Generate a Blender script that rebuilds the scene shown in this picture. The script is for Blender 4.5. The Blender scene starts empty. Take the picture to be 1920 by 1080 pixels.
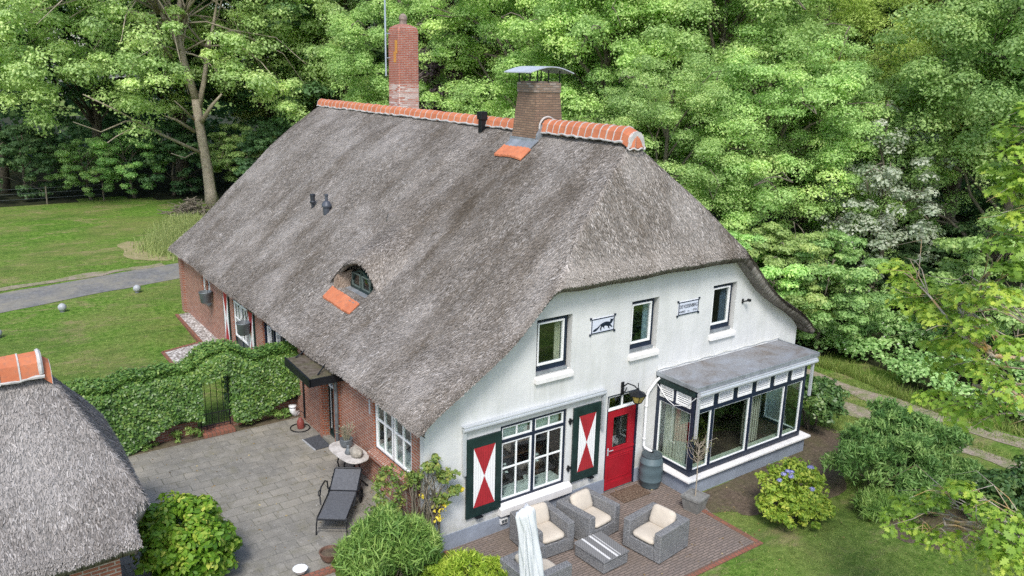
import bpy, bmesh, math, random
import numpy as np
from mathutils import Vector, Matrix
R = math.radians
SC = bpy.context.scene
COL = SC.collection

# ---------------------------------------------------------------- camera, sky, sun, exposure
cam_d = bpy.data.cameras.new('camera'); cam = bpy.data.objects.new('camera', cam_d); COL.objects.link(cam)
cam.matrix_world = Matrix(((0.81477732, 0.13346048, -0.56420406, -7.15276681),
                           (-0.57935499, 0.22441339, -0.78357286, -12.72096912),
                           (0.02203893, 0.96531183, 0.26016794, 9.62200359), (0, 0, 0, 1)))
cam_d.sensor_width = 36.0; cam_d.lens = 36.0 * 1524.48 / 1920.0
cam_d.clip_start = 0.1; cam_d.clip_end = 600
SC.camera = cam
SUN_EL, SUN_AZ = R(50), R(219)      # azimuth measured clockwise from +Y
w = bpy.data.worlds.new('World'); SC.world = w; w.use_nodes = True
nt = w.node_tree; bg = nt.nodes['Background']
sky = nt.nodes.new('ShaderNodeTexSky'); sky.sky_type = 'NISHITA'; sky.sun_disc = False
sky.sun_elevation = SUN_EL; sky.sun_rotation = SUN_AZ; sky.air_density = 1.0; sky.dust_density = 2.0; sky.ozone_density = 1.0
nt.links.new(sky.outputs[0], bg.inputs[0]); bg.inputs[1].default_value = 0.15
sun_d = bpy.data.lights.new('sun', 'SUN'); sun = bpy.data.objects.new('sun', sun_d); COL.objects.link(sun)
sun_d.energy = 1.9; sun_d.angle = R(15); sun_d.color = (1.0, 0.97, 0.92)
sd = Vector((math.sin(SUN_AZ) * math.cos(SUN_EL), math.cos(SUN_AZ) * math.cos(SUN_EL), math.sin(SUN_EL)))
sun.rotation_euler = sd.to_track_quat('Z', 'Y').to_euler()
SC.view_settings.view_transform = 'Standard'; SC.view_settings.look = 'None'
SC.view_settings.gamma = 1.0; SC.view_settings.exposure = 0.75
SC.render.engine = 'CYCLES'
SC.cycles.use_denoising = False; SC.cycles.sample_clamp_indirect = 3.0; SC.cycles.sample_clamp_direct = 12.0
SC.cycles.max_bounces = 7; SC.cycles.transparent_max_bounces = 10; SC.cycles.diffuse_bounces = 5

# ---------------------------------------------------------------- object helpers
def tag(o, label=None, cat=None, group=None, kind=None):
    if label: o['label'] = label
    if cat: o['category'] = cat
    if group: o['group'] = group
    if kind: o['kind'] = kind
    return o
def thing(name, label, cat, loc=(0, 0, 0), rotz=0.0, group=None):
    o = bpy.data.objects.new(name, None); COL.objects.link(o)
    o.location = loc; o.rotation_euler = (0, 0, rotz); o.empty_display_size = 0.2
    return tag(o, label, cat, group)
def copy_tree(o, parent=None):
    c = o.copy(); COL.objects.link(c)
    if parent is not None: c.parent = parent
    for ch in list(o.children): copy_tree(ch, c)
    return c

class MB:
    """collects faces; UVs are box-projected in metres unless given"""
    def __init__(s): s.v = []; s.f = []; s.m = []; s.uv = []
    def add(s, vs, fs, mi=0, uvs=None):
        b = len(s.v); s.v += [tuple(map(float, v)) for v in vs]
        for k, f in enumerate(fs):
            s.f.append(tuple(b + i for i in f)); s.m.append(mi)
            s.uv.append(None if uvs is None else [uvs[i] for i in f])
        return s
    def quad(s, a, b, c, d, mi=0): return s.add([a, b, c, d], [(0, 1, 2, 3)], mi)
    def box(s, x0, x1, y0, y1, z0, z1, mi=0):
        x0, x1 = min(x0, x1), max(x0, x1); y0, y1 = min(y0, y1), max(y0, y1); z0, z1 = min(z0, z1), max(z0, z1)
        return s.add([(x0, y0, z0), (x1, y0, z0), (x1, y1, z0), (x0, y1, z0), (x0, y0, z1), (x1, y0, z1), (x1, y1, z1), (x0, y1, z1)],
                     [(0, 3, 2, 1), (4, 5, 6, 7), (0, 1, 5, 4), (1, 2, 6, 5), (2, 3, 7, 6), (3, 0, 4, 7)], mi)
    def hexa(s, bot, topp, mi=0):
        return s.add(list(bot) + list(topp), [(0, 3, 2, 1), (4, 5, 6, 7), (0, 1, 5, 4), (1, 2, 6, 5), (2, 3, 7, 6), (3, 0, 4, 7)], mi)
    def tube(s, pts, rad, n=8, mi=0, cap=True):
        pts = [Vector(p) for p in pts]
        if not hasattr(rad, '__len__'): rad = [rad] * len(pts)
        vs = []; prev = None
        for i, p in enumerate(pts):
            t = (pts[min(i + 1, len(pts) - 1)] - pts[max(i - 1, 0)])
            if t.length < 1e-9: t = Vector((0, 0, 1))
            t.normalize()
            if prev is None:
                a = t.orthogonal().normalized()
            else:
                a = (prev - t * prev.dot(t))
                a = a.normalized() if a.length > 1e-6 else t.orthogonal().normalized()
            prev = a; b = t.cross(a)
            for k in range(n):
                an = 2 * math.pi * k / n
                vs.append(p + (a * math.cos(an) + b * math.sin(an)) * rad[i])
        fs = [(i * n + k, i * n + (k + 1) % n, (i + 1) * n + (k + 1) % n, (i + 1) * n + k) for i in range(len(pts) - 1) for k in range(n)]
        if cap: fs += [tuple(range(n - 1, -1, -1)), tuple((len(pts) - 1) * n + k for k in range(n))]
        return s.add(vs, fs, mi)
    def lathe(s, prof, c=(0, 0, 0), n=20, mi=0):
        vs = []; cx, cy, cz = c
        for (r, z) in prof:
            for k in range(n):
                a = 2 * math.pi * k / n; vs.append((cx + r * math.cos(a), cy + r * math.sin(a), cz + z))
        fs = [(i * n + k, i * n + (k + 1) % n, (i + 1) * n + (k + 1) % n, (i + 1) * n + k) for i in range(len(prof) - 1) for k in range(n)]
        fs += [tuple(range(n - 1, -1, -1)), tuple((len(prof) - 1) * n + k for k in range(n))]
        return s.add(vs, fs, mi)
    def build(s, name, mats, parent=None, smooth=False, bevel=0.0, segs=2):
        me = bpy.data.meshes.new(name); me.from_pydata(s.v, [], s.f); me.update()
        if not isinstance(mats, (list, tuple)): mats = [mats]
        for m in mats: me.materials.append(m)
        me.polygons.foreach_set('material_index', s.m)
        uvl = me.uv_layers.new(name='UVMap'); buf = np.zeros((len(me.loops), 2), dtype=np.float32); li = 0
        for k, p in enumerate(me.polygons):
            if s.uv[k] is not None:
                for q in s.uv[k]: buf[li] = q; li += 1
            else:
                n = p.normal; ax = max(range(3), key=lambda i: abs(n[i]))
                for vi in s.f[k]:
                    x, y, z = s.v[vi]
                    buf[li] = (y, z) if ax == 0 else ((x, z) if ax == 1 else (x, y)); li += 1
        uvl.data.foreach_set('uv', buf.ravel())
        if smooth: me.polygons.foreach_set('use_smooth', [True] * len(me.polygons))
        o = bpy.data.objects.new(name, me); COL.objects.link(o)
        if parent is not None: o.parent = parent
        if bevel > 0:
            b = o.modifiers.new('bevel', 'BEVEL'); b.width = bevel; b.segments = segs; b.limit_method = 'ANGLE'; b.angle_limit = R(40)
        return o

def np_mesh(name, V, F, mat, parent=None, attr=None, uv=None, smooth=False):
    """V (n,3), F (m,k) same-size faces, attr = per-face float array 'rnd'"""
    V = np.asarray(V, dtype=np.float32); F = np.asarray(F, dtype=np.int32); k = F.shape[1]
    me = bpy.data.meshes.new(name)
    me.vertices.add(len(V)); me.vertices.foreach_set('co', V.ravel())
    me.loops.add(F.size); me.loops.foreach_set('vertex_index', F.ravel())
    me.polygons.add(len(F)); me.polygons.foreach_set('loop_start', np.arange(0, F.size, k, dtype=np.int32))
    me.polygons.foreach_set('loop_total', np.full(len(F), k, dtype=np.int32))
    if smooth: me.polygons.foreach_set('use_smooth', np.ones(len(F), dtype=bool))
    me.update(calc_edges=True)
    if attr is not None:
        a = me.attributes.new('rnd', 'FLOAT', 'FACE'); a.data.foreach_set('value', np.asarray(attr, dtype=np.float32))
    if uv is not None:
        l = me.uv_layers.new(name='UVMap'); l.data.foreach_set('uv', np.asarray(uv, dtype=np.float32)[F.ravel()].ravel())
    if mat is not None:
        for m in (mat if isinstance(mat, (list, tuple)) else [mat]): me.materials.append(m)
    o = bpy.data.objects.new(name, me); COL.objects.link(o)
    if parent is not None: o.parent = parent
    return o

# ---------------------------------------------------------------- material helpers
class NT:
    def __init__(s, name):
        s.m = bpy.data.materials.new(name); s.m.use_nodes = True; s.t = s.m.node_tree; s.t.nodes.clear()
        s.out = s.t.nodes.new('ShaderNodeOutputMaterial')
    def n(s, typ, props=None, **ins):
        nd = s.t.nodes.new(typ)
        for k, v in (props or {}).items(): setattr(nd, k, v)
        for k, v in ins.items():
            key = k.replace('_', ' '); sock = nd.inputs[int(k[1:])] if k[0] == 'i' and k[1:].isdigit() else nd.inputs[key]
            if isinstance(v, bpy.types.NodeSocket): s.t.links.new(v, sock)
            else: sock.default_value = v
        return nd
    def uv(s, sx=1.0, sy=1.0, rot=0.0):
        c = s.n('ShaderNodeTexCoord'); return s.n('ShaderNodeMapping', Vector=c.outputs['UV'], Scale=(sx, sy, 1.0), Rotation=(0, 0, rot)).outputs[0]
    def ob(s, sx=1.0, sy=1.0, sz=1.0):
        c = s.n('ShaderNodeTexCoord'); return s.n('ShaderNodeMapping', Vector=c.outputs['Object'], Scale=(sx, sy, sz)).outputs[0]
    def noise(s, vec, scale, detail=4.0, rough=0.6, dist=0.0):
        return s.n('ShaderNodeTexNoise', Vector=vec, Scale=scale, Detail=detail, Roughness=rough, Distortion=dist).outputs[0]
    def ramp(s, fac, stops, interp='LINEAR'):
        r = s.n('ShaderNodeValToRGB', Fac=fac); e = r.color_ramp; e.interpolation = interp
        while len(e.elements) < len(stops): e.elements.new(0.5)
        for el, (p, c) in zip(e.elements, stops):
            el.position = p; el.color = (c, c, c, 1) if not hasattr(c, '__len__') else (*c[:3], 1)
        return r.outputs[0]
    def mix(s, f, a, b, mode='MIX'):
        nd = s.n('ShaderNodeMix', dict(data_type='RGBA', blend_type=mode))
        for sock, v in ((nd.inputs[0], f), (nd.inputs[6], a), (nd.inputs[7], b)):
            if isinstance(v, bpy.types.NodeSocket): s.t.links.new(v, sock)
            else: sock.default_value = v if not hasattr(v, '__len__') else (*v[:3], 1)
        return nd.outputs[2]
    def math(s, op, a, b=0.0):
        return s.n('ShaderNodeMath', dict(operation=op), i0=a, i1=b).outputs[0]
    def bump(s, h, strength=0.3, dist=0.02):
        return s.n('ShaderNodeBump', Height=h, Strength=strength, Distance=dist).outputs[0]
    def bsdf(s, col, rough=0.7, normal=None, metal=0.0, spec=0.4, **kw):
        b = s.n('ShaderNodeBsdfPrincipled', Roughness=rough, Metallic=metal)
        b.inputs['Specular IOR Level'].default_value = spec
        sock = b.inputs['Base Color']
        if isinstance(col, bpy.types.NodeSocket): s.t.links.new(col, sock)
        else: sock.default_value = (*col[:3], 1)
        if normal is not None: s.t.links.new(normal, b.inputs['Normal'])
        s.t.links.new(b.outputs[0], s.out.inputs[0]); return b
def simple(name, col, rough=0.6, metal=0.0, var=0.12, scale=3.0, spec=0.4, bump=0.0, bscale=40.0):
    t = NT(name); v = t.ob()
    n = t.noise(v, scale, 6.0); n2 = t.noise(v, scale * 14, 3.0)
    f = t.math('ADD', t.math('MULTIPLY', n, 0.65), t.math('MULTIPLY', n2, 0.35))
    lo = tuple(c * (1 - 2 * var) for c in col); hi = tuple(min(1, c * (1 + 1.6 * var)) for c in col)
    c = t.ramp(f, [(0.3, lo), (0.7, hi)])
    nr = t.bump(t.noise(v, bscale, 4.0), bump, 0.01) if bump > 0 else None
    t.bsdf(c, rough, nr, metal, spec); return t.m

# ---------------------------------------------------------------- materials
def thatch_mat(name, dark, mid, light, patch, runs=()):
    t = NT(name); uv = t.uv()
    warp = t.n('ShaderNodeVectorMath', dict(operation='MULTIPLY_ADD'), i0=t.n('ShaderNodeTexNoise', Vector=uv, Scale=1.4, Detail=3.0).outputs[1], i1=(0.22, 0.3, 0.0), i2=uv).outputs[0]
    def st(sx, sy, sc, det=5.0):
        return t.noise(t.n('ShaderNodeMapping', Vector=warp, Scale=(sx, sy, 1)).outputs[0], sc, det, 0.65)
    fine = st(22, 8.5, 1.0); fine2 = st(40, 17.0, 1.0, 3.0); med = st(4.5, 1.7, 1.0, 6.0)
    big = st(0.50, 0.36, 1.0, 5.0); streak = st(1.0, 0.22, 1.0, 7.0)
    f = t.math('ADD', t.math('MULTIPLY', fine, 0.5), t.math('MULTIPLY', fine2, 0.5))
    c = t.ramp(f, [(0.40, dark), (0.5, mid), (0.60, light)])
    c = t.mix(t.ramp(med, [(0.35, 0.75), (0.62, 0.0)]), c, tuple(v * 0.62 for v in mid))
    c = t.mix(t.ramp(streak, [(0.48, 0.0), (0.68, 0.60)]), c, patch)
    c = t.mix(t.ramp(big, [(0.46, 0.0), (0.75, 0.55)]), c, tuple(v * 0.95 for v in light))
    if runs:                                             # damp runs washed down from the chimney and along the hip
        s = t.n('ShaderNodeSeparateXYZ', Vector=warp)
        for (u0, w_, v0, v1, k) in runs:
            a = t.math('SUBTRACT', 1.0, t.math('MINIMUM', t.math('ABSOLUTE', t.math('DIVIDE', t.math('SUBTRACT', s.outputs[0], u0), w_)), 1.0))
            m_ = t.math('MULTIPLY', t.math('MULTIPLY', a, t.ramp(t.math('DIVIDE', s.outputs[1], 10.0), [(v0 / 10, 0.0), (v0 / 10 + .06, 1.0), (v1 / 10, .75), (min(1, v1 / 10 + .15), 0.0)])), t.ramp(streak, [(.36, 0.0), (.56, 1.0)]))
            c = t.mix(t.math('MULTIPLY', m_, k), c, tuple(v * .8 for v in patch))
    rnd = t.n('ShaderNodeAttribute', dict(attribute_name='rnd')).outputs['Fac']
    c = t.mix(t.math('MULTIPLY', rnd, 0.8), c, (1.0, 0.97, 0.94), 'SOFT_LIGHT')
    h = t.math('ADD', fine, t.math('MULTIPLY', med, 0.9))
    t.bsdf(c, 0.95, t.bump(h, 0.9, 0.06), spec=0.08); return t.m
M = {}
M['thatch'] = thatch_mat('thatch', (0.057, 0.048, 0.038), (0.205, 0.184, 0.162), (0.49, 0.46, 0.435), (0.085, 0.067, 0.047), ((4.2, 1.6, .9, 5.4, .95), (1.6, 1.3, 1.4, 6.0, .75), (8.3, 1.1, .3, 3.6, .35), (6.4, .9, 1.0, 5.5, .3)))
M['thatch_pale'] = thatch_mat('pale_thatch', (0.070, 0.063, 0.057), (0.185, 0.172, 0.162), (0.37, 0.355, 0.345), (0.12, 0.11, 0.10))
M['thatch_cut'] = thatch_mat('cut_thatch', (0.20, 0.15, 0.115), (0.36, 0.28, 0.22), (0.52, 0.42, 0.35), (0.30, 0.22, 0.16))

def brick_mat(name, c1, c2, mortar, bw=0.225, rh=0.066, ms=0.011, var=0.5, stain=(0.1, 0.08, 0.07), stain_amt=0.3, rot=0.0, white=0.0):
    t = NT(name); uv = t.uv(rot=rot)
    b = t.n('ShaderNodeTexBrick', dict(offset=0.5), Vector=uv, Scale=1.0, Color1=(*c1, 1), Color2=(*c2, 1), Mortar=(*mortar, 1))
    b.inputs['Brick Width'].default_value = bw; b.inputs['Row Height'].default_value = rh
    b.inputs['Mortar Size'].default_value = ms; b.inputs['Mortar Smooth'].default_value = 0.2; b.inputs['Bias'].default_value = 0.0
    cell = t.n('ShaderNodeTexNoise', Vector=uv, Scale=6.0, Detail=3.0).outputs[0]
    c = t.mix(t.ramp(cell, [(0.3, var), (0.65, 0.0)]), b.outputs[0], tuple(v * 0.55 for v in c1))
    fine = t.noise(uv, 60.0, 3.0)
    c = t.mix(0.35, c, t.ramp(fine, [(0.3, 0.25), (0.7, 0.75)]), 'OVERLAY')
    c = t.mix(t.ramp(t.noise(uv, 0.8, 5.0), [(0.45, 0.0), (0.75, stain_amt)]), c, stain)
    if white > 0:
        wm = t.math('MULTIPLY', t.ramp(t.noise(uv, 7.0, 2.0, 0.4), [(0.47, 0.0), (0.56, 1.0)]), white)
        c = t.mix(wm, c, (0.62, 0.58, 0.55))
    h = t.math('ADD', t.math('MULTIPLY', b.outputs['Fac'], -1.0), t.math('MULTIPLY', fine, 0.3))
    t.bsdf(c, 0.9, t.bump(h, 0.6, 0.012), spec=0.2); return t.m
M['brick'] = brick_mat('red_brick', (0.36, 0.135, 0.08), (0.275, 0.105, 0.07), (0.44, 0.39, 0.34))
M['brick_orange'] = brick_mat('orange_brick', (0.46, 0.14, 0.065), (0.38, 0.11, 0.055), (0.36, 0.30, 0.25), bw=0.11, stain_amt=0.12)
M['brick_chimney'] = brick_mat('chimney_brick', (0.42, 0.13, 0.08), (0.36, 0.10, 0.07), (0.40, 0.32, 0.28), bw=0.21, rh=0.06, stain_amt=0.25)
def limed(c1=(0.40, 0.125, 0.08), c2=(0.66, 0.60, 0.56), mo=(0.42, 0.34, 0.30), bias=-.1, name='limed_chimney_brick'):
    t = NT(name); uv = t.uv()
    b = t.n('ShaderNodeTexBrick', dict(offset=0.5), Vector=uv, Scale=1.0, Color1=(*c1, 1), Color2=(*c2, 1), Mortar=(*mo, 1))
    b.inputs['Brick Width'].default_value = .21; b.inputs['Row Height'].default_value = .06; b.inputs['Mortar Size'].default_value = .011; b.inputs['Bias'].default_value = bias
    c = t.mix(.35, b.outputs[0], t.ramp(t.noise(uv, 30.0, 3.0), [(.3, .2), (.7, .8)]), 'OVERLAY')
    t.bsdf(c, .9, t.bump(t.math('MULTIPLY', b.outputs['Fac'], -1.0), .6, .012), spec=.2); return t.m
M['brick_limed'] = limed()
M['brick_brown'] = brick_mat('brown_brick', (0.30, 0.20, 0.135), (0.21, 0.135, 0.095), (0.13, 0.105, 0.085), bw=0.21, rh=0.06, stain=(0.05, 0.04, 0.035), stain_amt=0.55)
M['brick_brown_top'] = limed((0.24, 0.17, 0.12), (0.46, 0.43, 0.39), (0.16, 0.14, 0.12), -.35, 'weathered_brown_brick')
M['paver'] = brick_mat('clinker_paver', (0.27, 0.215, 0.185), (0.20, 0.165, 0.148), (0.10, 0.088, 0.074), bw=0.2, rh=0.066, ms=0.01, stain=(0.155, 0.125, 0.10), stain_amt=0.7)
M['paver_red'] = brick_mat('red_edging_brick', (0.30, 0.12, 0.08), (0.25, 0.10, 0.07), (0.13, 0.10, 0.08), bw=0.1, rh=0.2, ms=0.01, stain=(0.13, 0.10, 0.06), stain_amt=0.6)
M['brick_low'] = brick_mat('mossy_wall_brick', (0.30, 0.12, 0.08), (0.22, 0.09, 0.065), (0.30, 0.26, 0.22), stain=(0.11, 0.11, 0.06), stain_amt=0.6)

def slab_mat():
    t = NT('concrete_slab'); uv = t.uv()
    uv = t.n('ShaderNodeVectorMath', dict(operation='MULTIPLY_ADD'), i0=t.n('ShaderNodeTexNoise', Vector=uv, Scale=1.6, Detail=2.0).outputs[1], i1=(.07, .07, 0), i2=uv).outputs[0]
    b = t.n('ShaderNodeTexBrick', dict(offset=0.5), Vector=uv, Scale=1.0, Color1=(0.325, 0.30, 0.25, 1), Color2=(0.235, 0.222, 0.19, 1), Mortar=(0.145, 0.14, 0.105, 1))
    b.inputs['Brick Width'].default_value = 0.45; b.inputs['Row Height'].default_value = 0.3
    b.inputs['Mortar Size'].default_value = 0.012; b.inputs['Mortar Smooth'].default_value = 0.5
    n1 = t.noise(uv, 0.55, 6.0, 0.62, 0.3); n2 = t.noise(uv, 5.0, 5.0, 0.7); n3 = t.noise(uv, 40.0, 3.0)
    c = t.mix(t.ramp(n1, [(0.40, 0.0), (0.58, 0.80)]), b.outputs[0], (0.172, 0.166, 0.150))
    c = t.mix(t.ramp(n2, [(0.48, 0.0), (0.66, 0.6)]), c, (0.31, 0.295, 0.26))
    c = t.mix(t.ramp(t.noise(uv, 2.2, 5.0, 0.7), [(0.52, 0.0), (0.66, 0.6)]), c, (0.17, 0.16, 0.115))
    c = t.mix(0.5, c, t.ramp(n3, [(0.3, 0.25), (0.72, 0.75)]), 'OVERLAY')
    c = t.mix(t.ramp(t.noise(uv, 9.0, 2.0), [(0.72, 0.0), (0.76, 0.8)]), c, (0.55, 0.54, 0.52))
    h = t.math('ADD', t.math('MULTIPLY', b.outputs['Fac'], -1.0), t.math('MULTIPLY', n2, 0.4))
    t.bsdf(c, 0.9, t.bump(h, 0.5, 0.01), spec=0.2); return t.m
M['slab'] = slab_mat()

def lawn_mat():
    t = NT('lawn'); v = t.ob()
    n1 = t.noise(v, 0.22, 6.0, 0.65, 0.4); n2 = t.noise(t.ob(0.7, 1.3, 1), 0.8, 7.0, 0.75); n3 = t.noise(t.ob(5, 5, 5), 1.0, 8.0, 0.8); n4 = t.noise(t.ob(0.5, 1.1, 1), 0.7, 7.0, 0.7)
    c = t.ramp(n3, [(0.36, (0.032, 0.082, 0.010)), (0.5, (0.105, 0.200, 0.030)), (0.64, (0.22, 0.31, 0.075))])
    c = t.mix(t.ramp(n1, [(0.42, 0.0), (0.66, 0.62)]), c, (0.205, 0.19, 0.078))
    c = t.mix(t.ramp(n2, [(0.52, 0.0), (0.64, 0.75)]), c, (0.28, 0.225, 0.125))
    c = t.mix(t.ramp(n4, [(0.50, 0.0), (0.62, 0.55)]), c, (0.06, 0.125, 0.022))
    t.bsdf(c, 0.95, t.bump(n3, 1.0, 0.05), spec=0.05); return t.m
M['lawn'] = lawn_mat()
def speck_mat(name, stops, scale, big=None, bstr=0.6, bd=0.03, rough=0.95):
    t = NT(name); v = t.ob()
    n = t.noise(v, scale, 6.0, 0.75); c = t.ramp(n, stops)
    if big:
        c = t.mix(t.ramp(t.noise(v, big[0], 5.0, 0.65), [(0.42, 0.0), (0.68, big[2])]), c, big[1])
    t.bsdf(c, rough, t.bump(n, bstr, bd), spec=0.1); return t.m
M['asphalt'] = speck_mat('asphalt', [(0.3, 0.10), (0.5, 0.17), (0.7, 0.27)], 9.0, (0.9, (0.27, 0.25, 0.20), 0.85), 0.3, 0.01)
M['track'] = speck_mat('sandy_track', [(0.3, (0.17, 0.135, 0.10)), (0.55, (0.33, 0.275, 0.225)), (0.75, (0.46, 0.40, 0.34))], 12.0, (2.4, (0.15, 0.19, 0.06), 0.95))
M['soil'] = speck_mat('soil', [(0.3, (0.055, 0.042, 0.032)), (0.55, (0.13, 0.10, 0.075)), (0.75, (0.21, 0.17, 0.13))], 10.0, (1.2, (0.10, 0.105, 0.045), 0.6))
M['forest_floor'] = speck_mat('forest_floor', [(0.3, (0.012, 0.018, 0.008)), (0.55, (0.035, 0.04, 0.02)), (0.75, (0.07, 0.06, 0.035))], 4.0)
def gravel_mat():
    t = NT('gravel'); v = t.ob()
    vo = t.n('ShaderNodeTexVoronoi', Vector=v, Scale=16.0)
    c = t.ramp(vo.outputs['Color'], [(0.2, (0.24, 0.22, 0.20)), (0.5, (0.48, 0.45, 0.42)), (0.8, (0.72, 0.70, 0.67))])
    c = t.mix(t.ramp(vo.outputs['Distance'], [(0.3, 0.0), (0.8, 0.75)]), c, (0.12, 0.10, 0.085))
    t.bsdf(c, 0.9, t.bump(vo.outputs['Distance'], -1.0, 0.05), spec=0.15); return t.m
M['gravel'] = gravel_mat()

def render_wall():
    t = NT('white_render'); uv = t.uv()
    n = t.noise(uv, 1.3, 6.0, 0.6); n2 = t.noise(uv, 26.0, 4.0); n3 = t.noise(t.uv(3.0, 0.5), 1.0, 5.0)
    c = t.ramp(n, [(0.3, (0.55, 0.56, 0.56)), (0.6, (0.63, 0.637, 0.632))])
    c = t.mix(t.ramp(n3, [(0.48, 0.0), (0.72, 0.42)]), c, (0.45, 0.465, 0.43))
    hz = t.n('ShaderNodeSeparateXYZ', Vector=uv).outputs[1]
    low = t.math('MULTIPLY', t.ramp(hz, [(0.36, 1.0), (0.80, 0.0)]), t.ramp(t.noise(uv, 5.0, 5.0), [(.32, 0.0), (.65, .85)]))
    c = t.mix(low, c, (0.34, 0.345, 0.30))
    c = t.mix(t.ramp(t.noise(t.uv(14.0, .6), 1.0, 4.0), [(.56, 0.0), (.76, .26)]), c, (0.36, 0.37, 0.33))
    sx_ = t.n('ShaderNodeSeparateXYZ', Vector=uv).outputs[0]; drip = t.noise(t.uv(22.0, .8), 1.0, 4.0)
    for a0, a1, zt, L_ in ((2.64, 3.66, 3.22, .75), (5.33, 6.26, 3.22, .6), (8.05, 9.0, 3.22, .4), (.84, 4.62, 2.58, .3)):   # rain runs under the sills
        ins = t.math('MULTIPLY', t.math('GREATER_THAN', sx_, a0), t.math('LESS_THAN', sx_, a1))
        fall = t.math('MULTIPLY', t.math('LESS_THAN', hz, zt), t.math('MAXIMUM', t.math('SUBTRACT', 1.0, t.math('DIVIDE', t.math('SUBTRACT', zt, hz), L_)), 0.0))
        c = t.mix(t.math('MULTIPLY', t.math('MULTIPLY', ins, fall), t.ramp(drip, [(.40, 0.0), (.66, .42)])), c, (0.33, 0.335, 0.29))
    t.bsdf(c, 0.85, t.bump(t.math('ADD', t.math('MULTIPLY', n, 1.6), t.math('MULTIPLY', n2, 0.3)), 0.35, 0.03), spec=0.25); return t.m
M['white_wall'] = render_wall()
M['plinth'] = simple('grey_blue_plinth', (0.25, 0.285, 0.345), 0.85, var=0.14, scale=1.5, bump=0.2)
M['white_paint'] = simple('white_paint', (0.78, 0.79, 0.79), 0.45, var=0.05, scale=2.0)
M['stone_sill'] = simple('white_stone_sill', (0.72, 0.71, 0.70), 0.7, var=0.08, scale=6.0, bump=0.1)
M['navy'] = simple('navy_paint', (0.014, 0.022, 0.042), 0.32, var=0.25, scale=4.0)
M['green_black'] = simple('dark_green_paint', (0.012, 0.03, 0.028), 0.35, var=0.25, scale=4.0)
M['red_paint'] = simple('red_paint', (0.33, 0.012, 0.022), 0.30, var=0.10, scale=2.5)
M['shutter_red'] = simple('shutter_red', (0.36, 0.022, 0.03), 0.5, var=0.12, scale=6.0)
M['awning_grey'] = simple('pale_grey_metal', (0.52, 0.55, 0.58), 0.4, 0.3, var=0.06)
M['lead'] = simple('lead_sheet', (0.30, 0.325, 0.35), 0.5, 0.4, var=0.25, scale=4.0, bump=0.2, bscale=8.0)
M['vent_black'] = simple('vent_black', (0.035, 0.04, 0.05), 0.5, 0.2, var=0.25)
M['zinc_dark'] = simple('grey_zinc', (0.16, 0.18, 0.195), 0.5, 0.4, var=0.2, scale=5.0)
M['black_metal'] = simple('black_iron', (0.02, 0.022, 0.026), 0.45, 0.5, var=0.3)
M['mortar'] = simple('white_mortar', (0.46, 0.445, 0.43), 0.9, var=0.18, scale=8.0, bump=0.4, bscale=30)
M['pvc'] = simple('white_pipe', (0.72, 0.73, 0.74), 0.4, var=0.06)
def tile_mat():
    t = NT('orange_ridge_tile'); v = t.ob()
    c = t.ramp(t.noise(v, 2.2, 5.0, 0.7), [(0.3, (0.40, 0.12, 0.055)), (0.6, (0.52, 0.185, 0.09)), (0.8, (0.55, 0.27, 0.16))])
    c = t.mix(t.ramp(t.noise(v, 14.0, 4.0), [(0.50, 0.0), (0.70, 0.6)]), c, (0.27, 0.13, 0.09))
    t.bsdf(c, 0.75, t.bump(t.noise(v, 30.0), 0.2, 0.01), spec=0.3); return t.m
M['tile'] = tile_mat()
def flat_roof():
    t = NT('bay_roof_felt'); v = t.ob()
    c = t.ramp(t.noise(v, 0.9, 6.0, 0.7, 0.5), [(0.36, (0.25, 0.27, 0.30)), (0.52, (0.20, 0.20, 0.205)), (0.66, (0.13, 0.105, 0.085))])
    c = t.mix(0.5, c, t.ramp(t.noise(v, 22.0, 5.0), [(0.3, 0.3), (0.7, 0.72)]), 'OVERLAY')
    t.bsdf(c, 0.6, t.bump(t.noise(v, 12.0), 0.15, 0.01), spec=0.4); return t.m
M['felt'] = flat_roof()
M['moss_roof'] = speck_mat('mossy_canopy', [(0.3, (0.045, 0.036, 0.026)), (0.5, (0.11, 0.09, 0.07)), (0.75, (0.19, 0.17, 0.14))], 8.0, (2.5, (0.09, 0.095, 0.04), 0.6), 0.4, 0.02)
def glass_mat(name, tint=(0.86, 0.92, 0.90), gl=0.26, fr=1.5):
    t = NT(name)
    tr = t.n('ShaderNodeBsdfTransparent', Color=(*tint, 1)); g = t.n('ShaderNodeBsdfGlossy', Roughness=0.02, Color=(0.9, 0.93, 0.95, 1))
    f = t.math('POWER', t.n('ShaderNodeLayerWeight', Blend=0.5).outputs['Facing'], 4.5)
    f = t.math('ADD', t.math('MULTIPLY', f, 0.9), gl * 0.35)
    mx = t.n('ShaderNodeMixShader', i0=f, i1=tr.outputs[0], i2=g.outputs[0]); t.t.links.new(mx.outputs[0], t.out.inputs[0]); return t.m
M['glass'] = glass_mat('window_glass')
M['glass_dark'] = glass_mat('dark_window_glass', (0.5, 0.55, 0.55), 0.25)
M['amber_glass'] = simple('amber_glass', (0.42, 0.33, 0.10), 0.15, var=0.3, scale=12.0)
M['wood'] = simple('brown_wood', (0.22, 0.10, 0.05), 0.5, var=0.25, scale=5.0)
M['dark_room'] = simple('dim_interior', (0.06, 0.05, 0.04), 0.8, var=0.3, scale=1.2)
M['room_wall'] = simple('interior_wall', (0.26, 0.235, 0.20), 0.9, var=0.15, scale=1.0)
M['room_floor'] = simple('interior_floor', (0.07, 0.05, 0.038), 0.5, var=0.3, scale=2.0)
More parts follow.
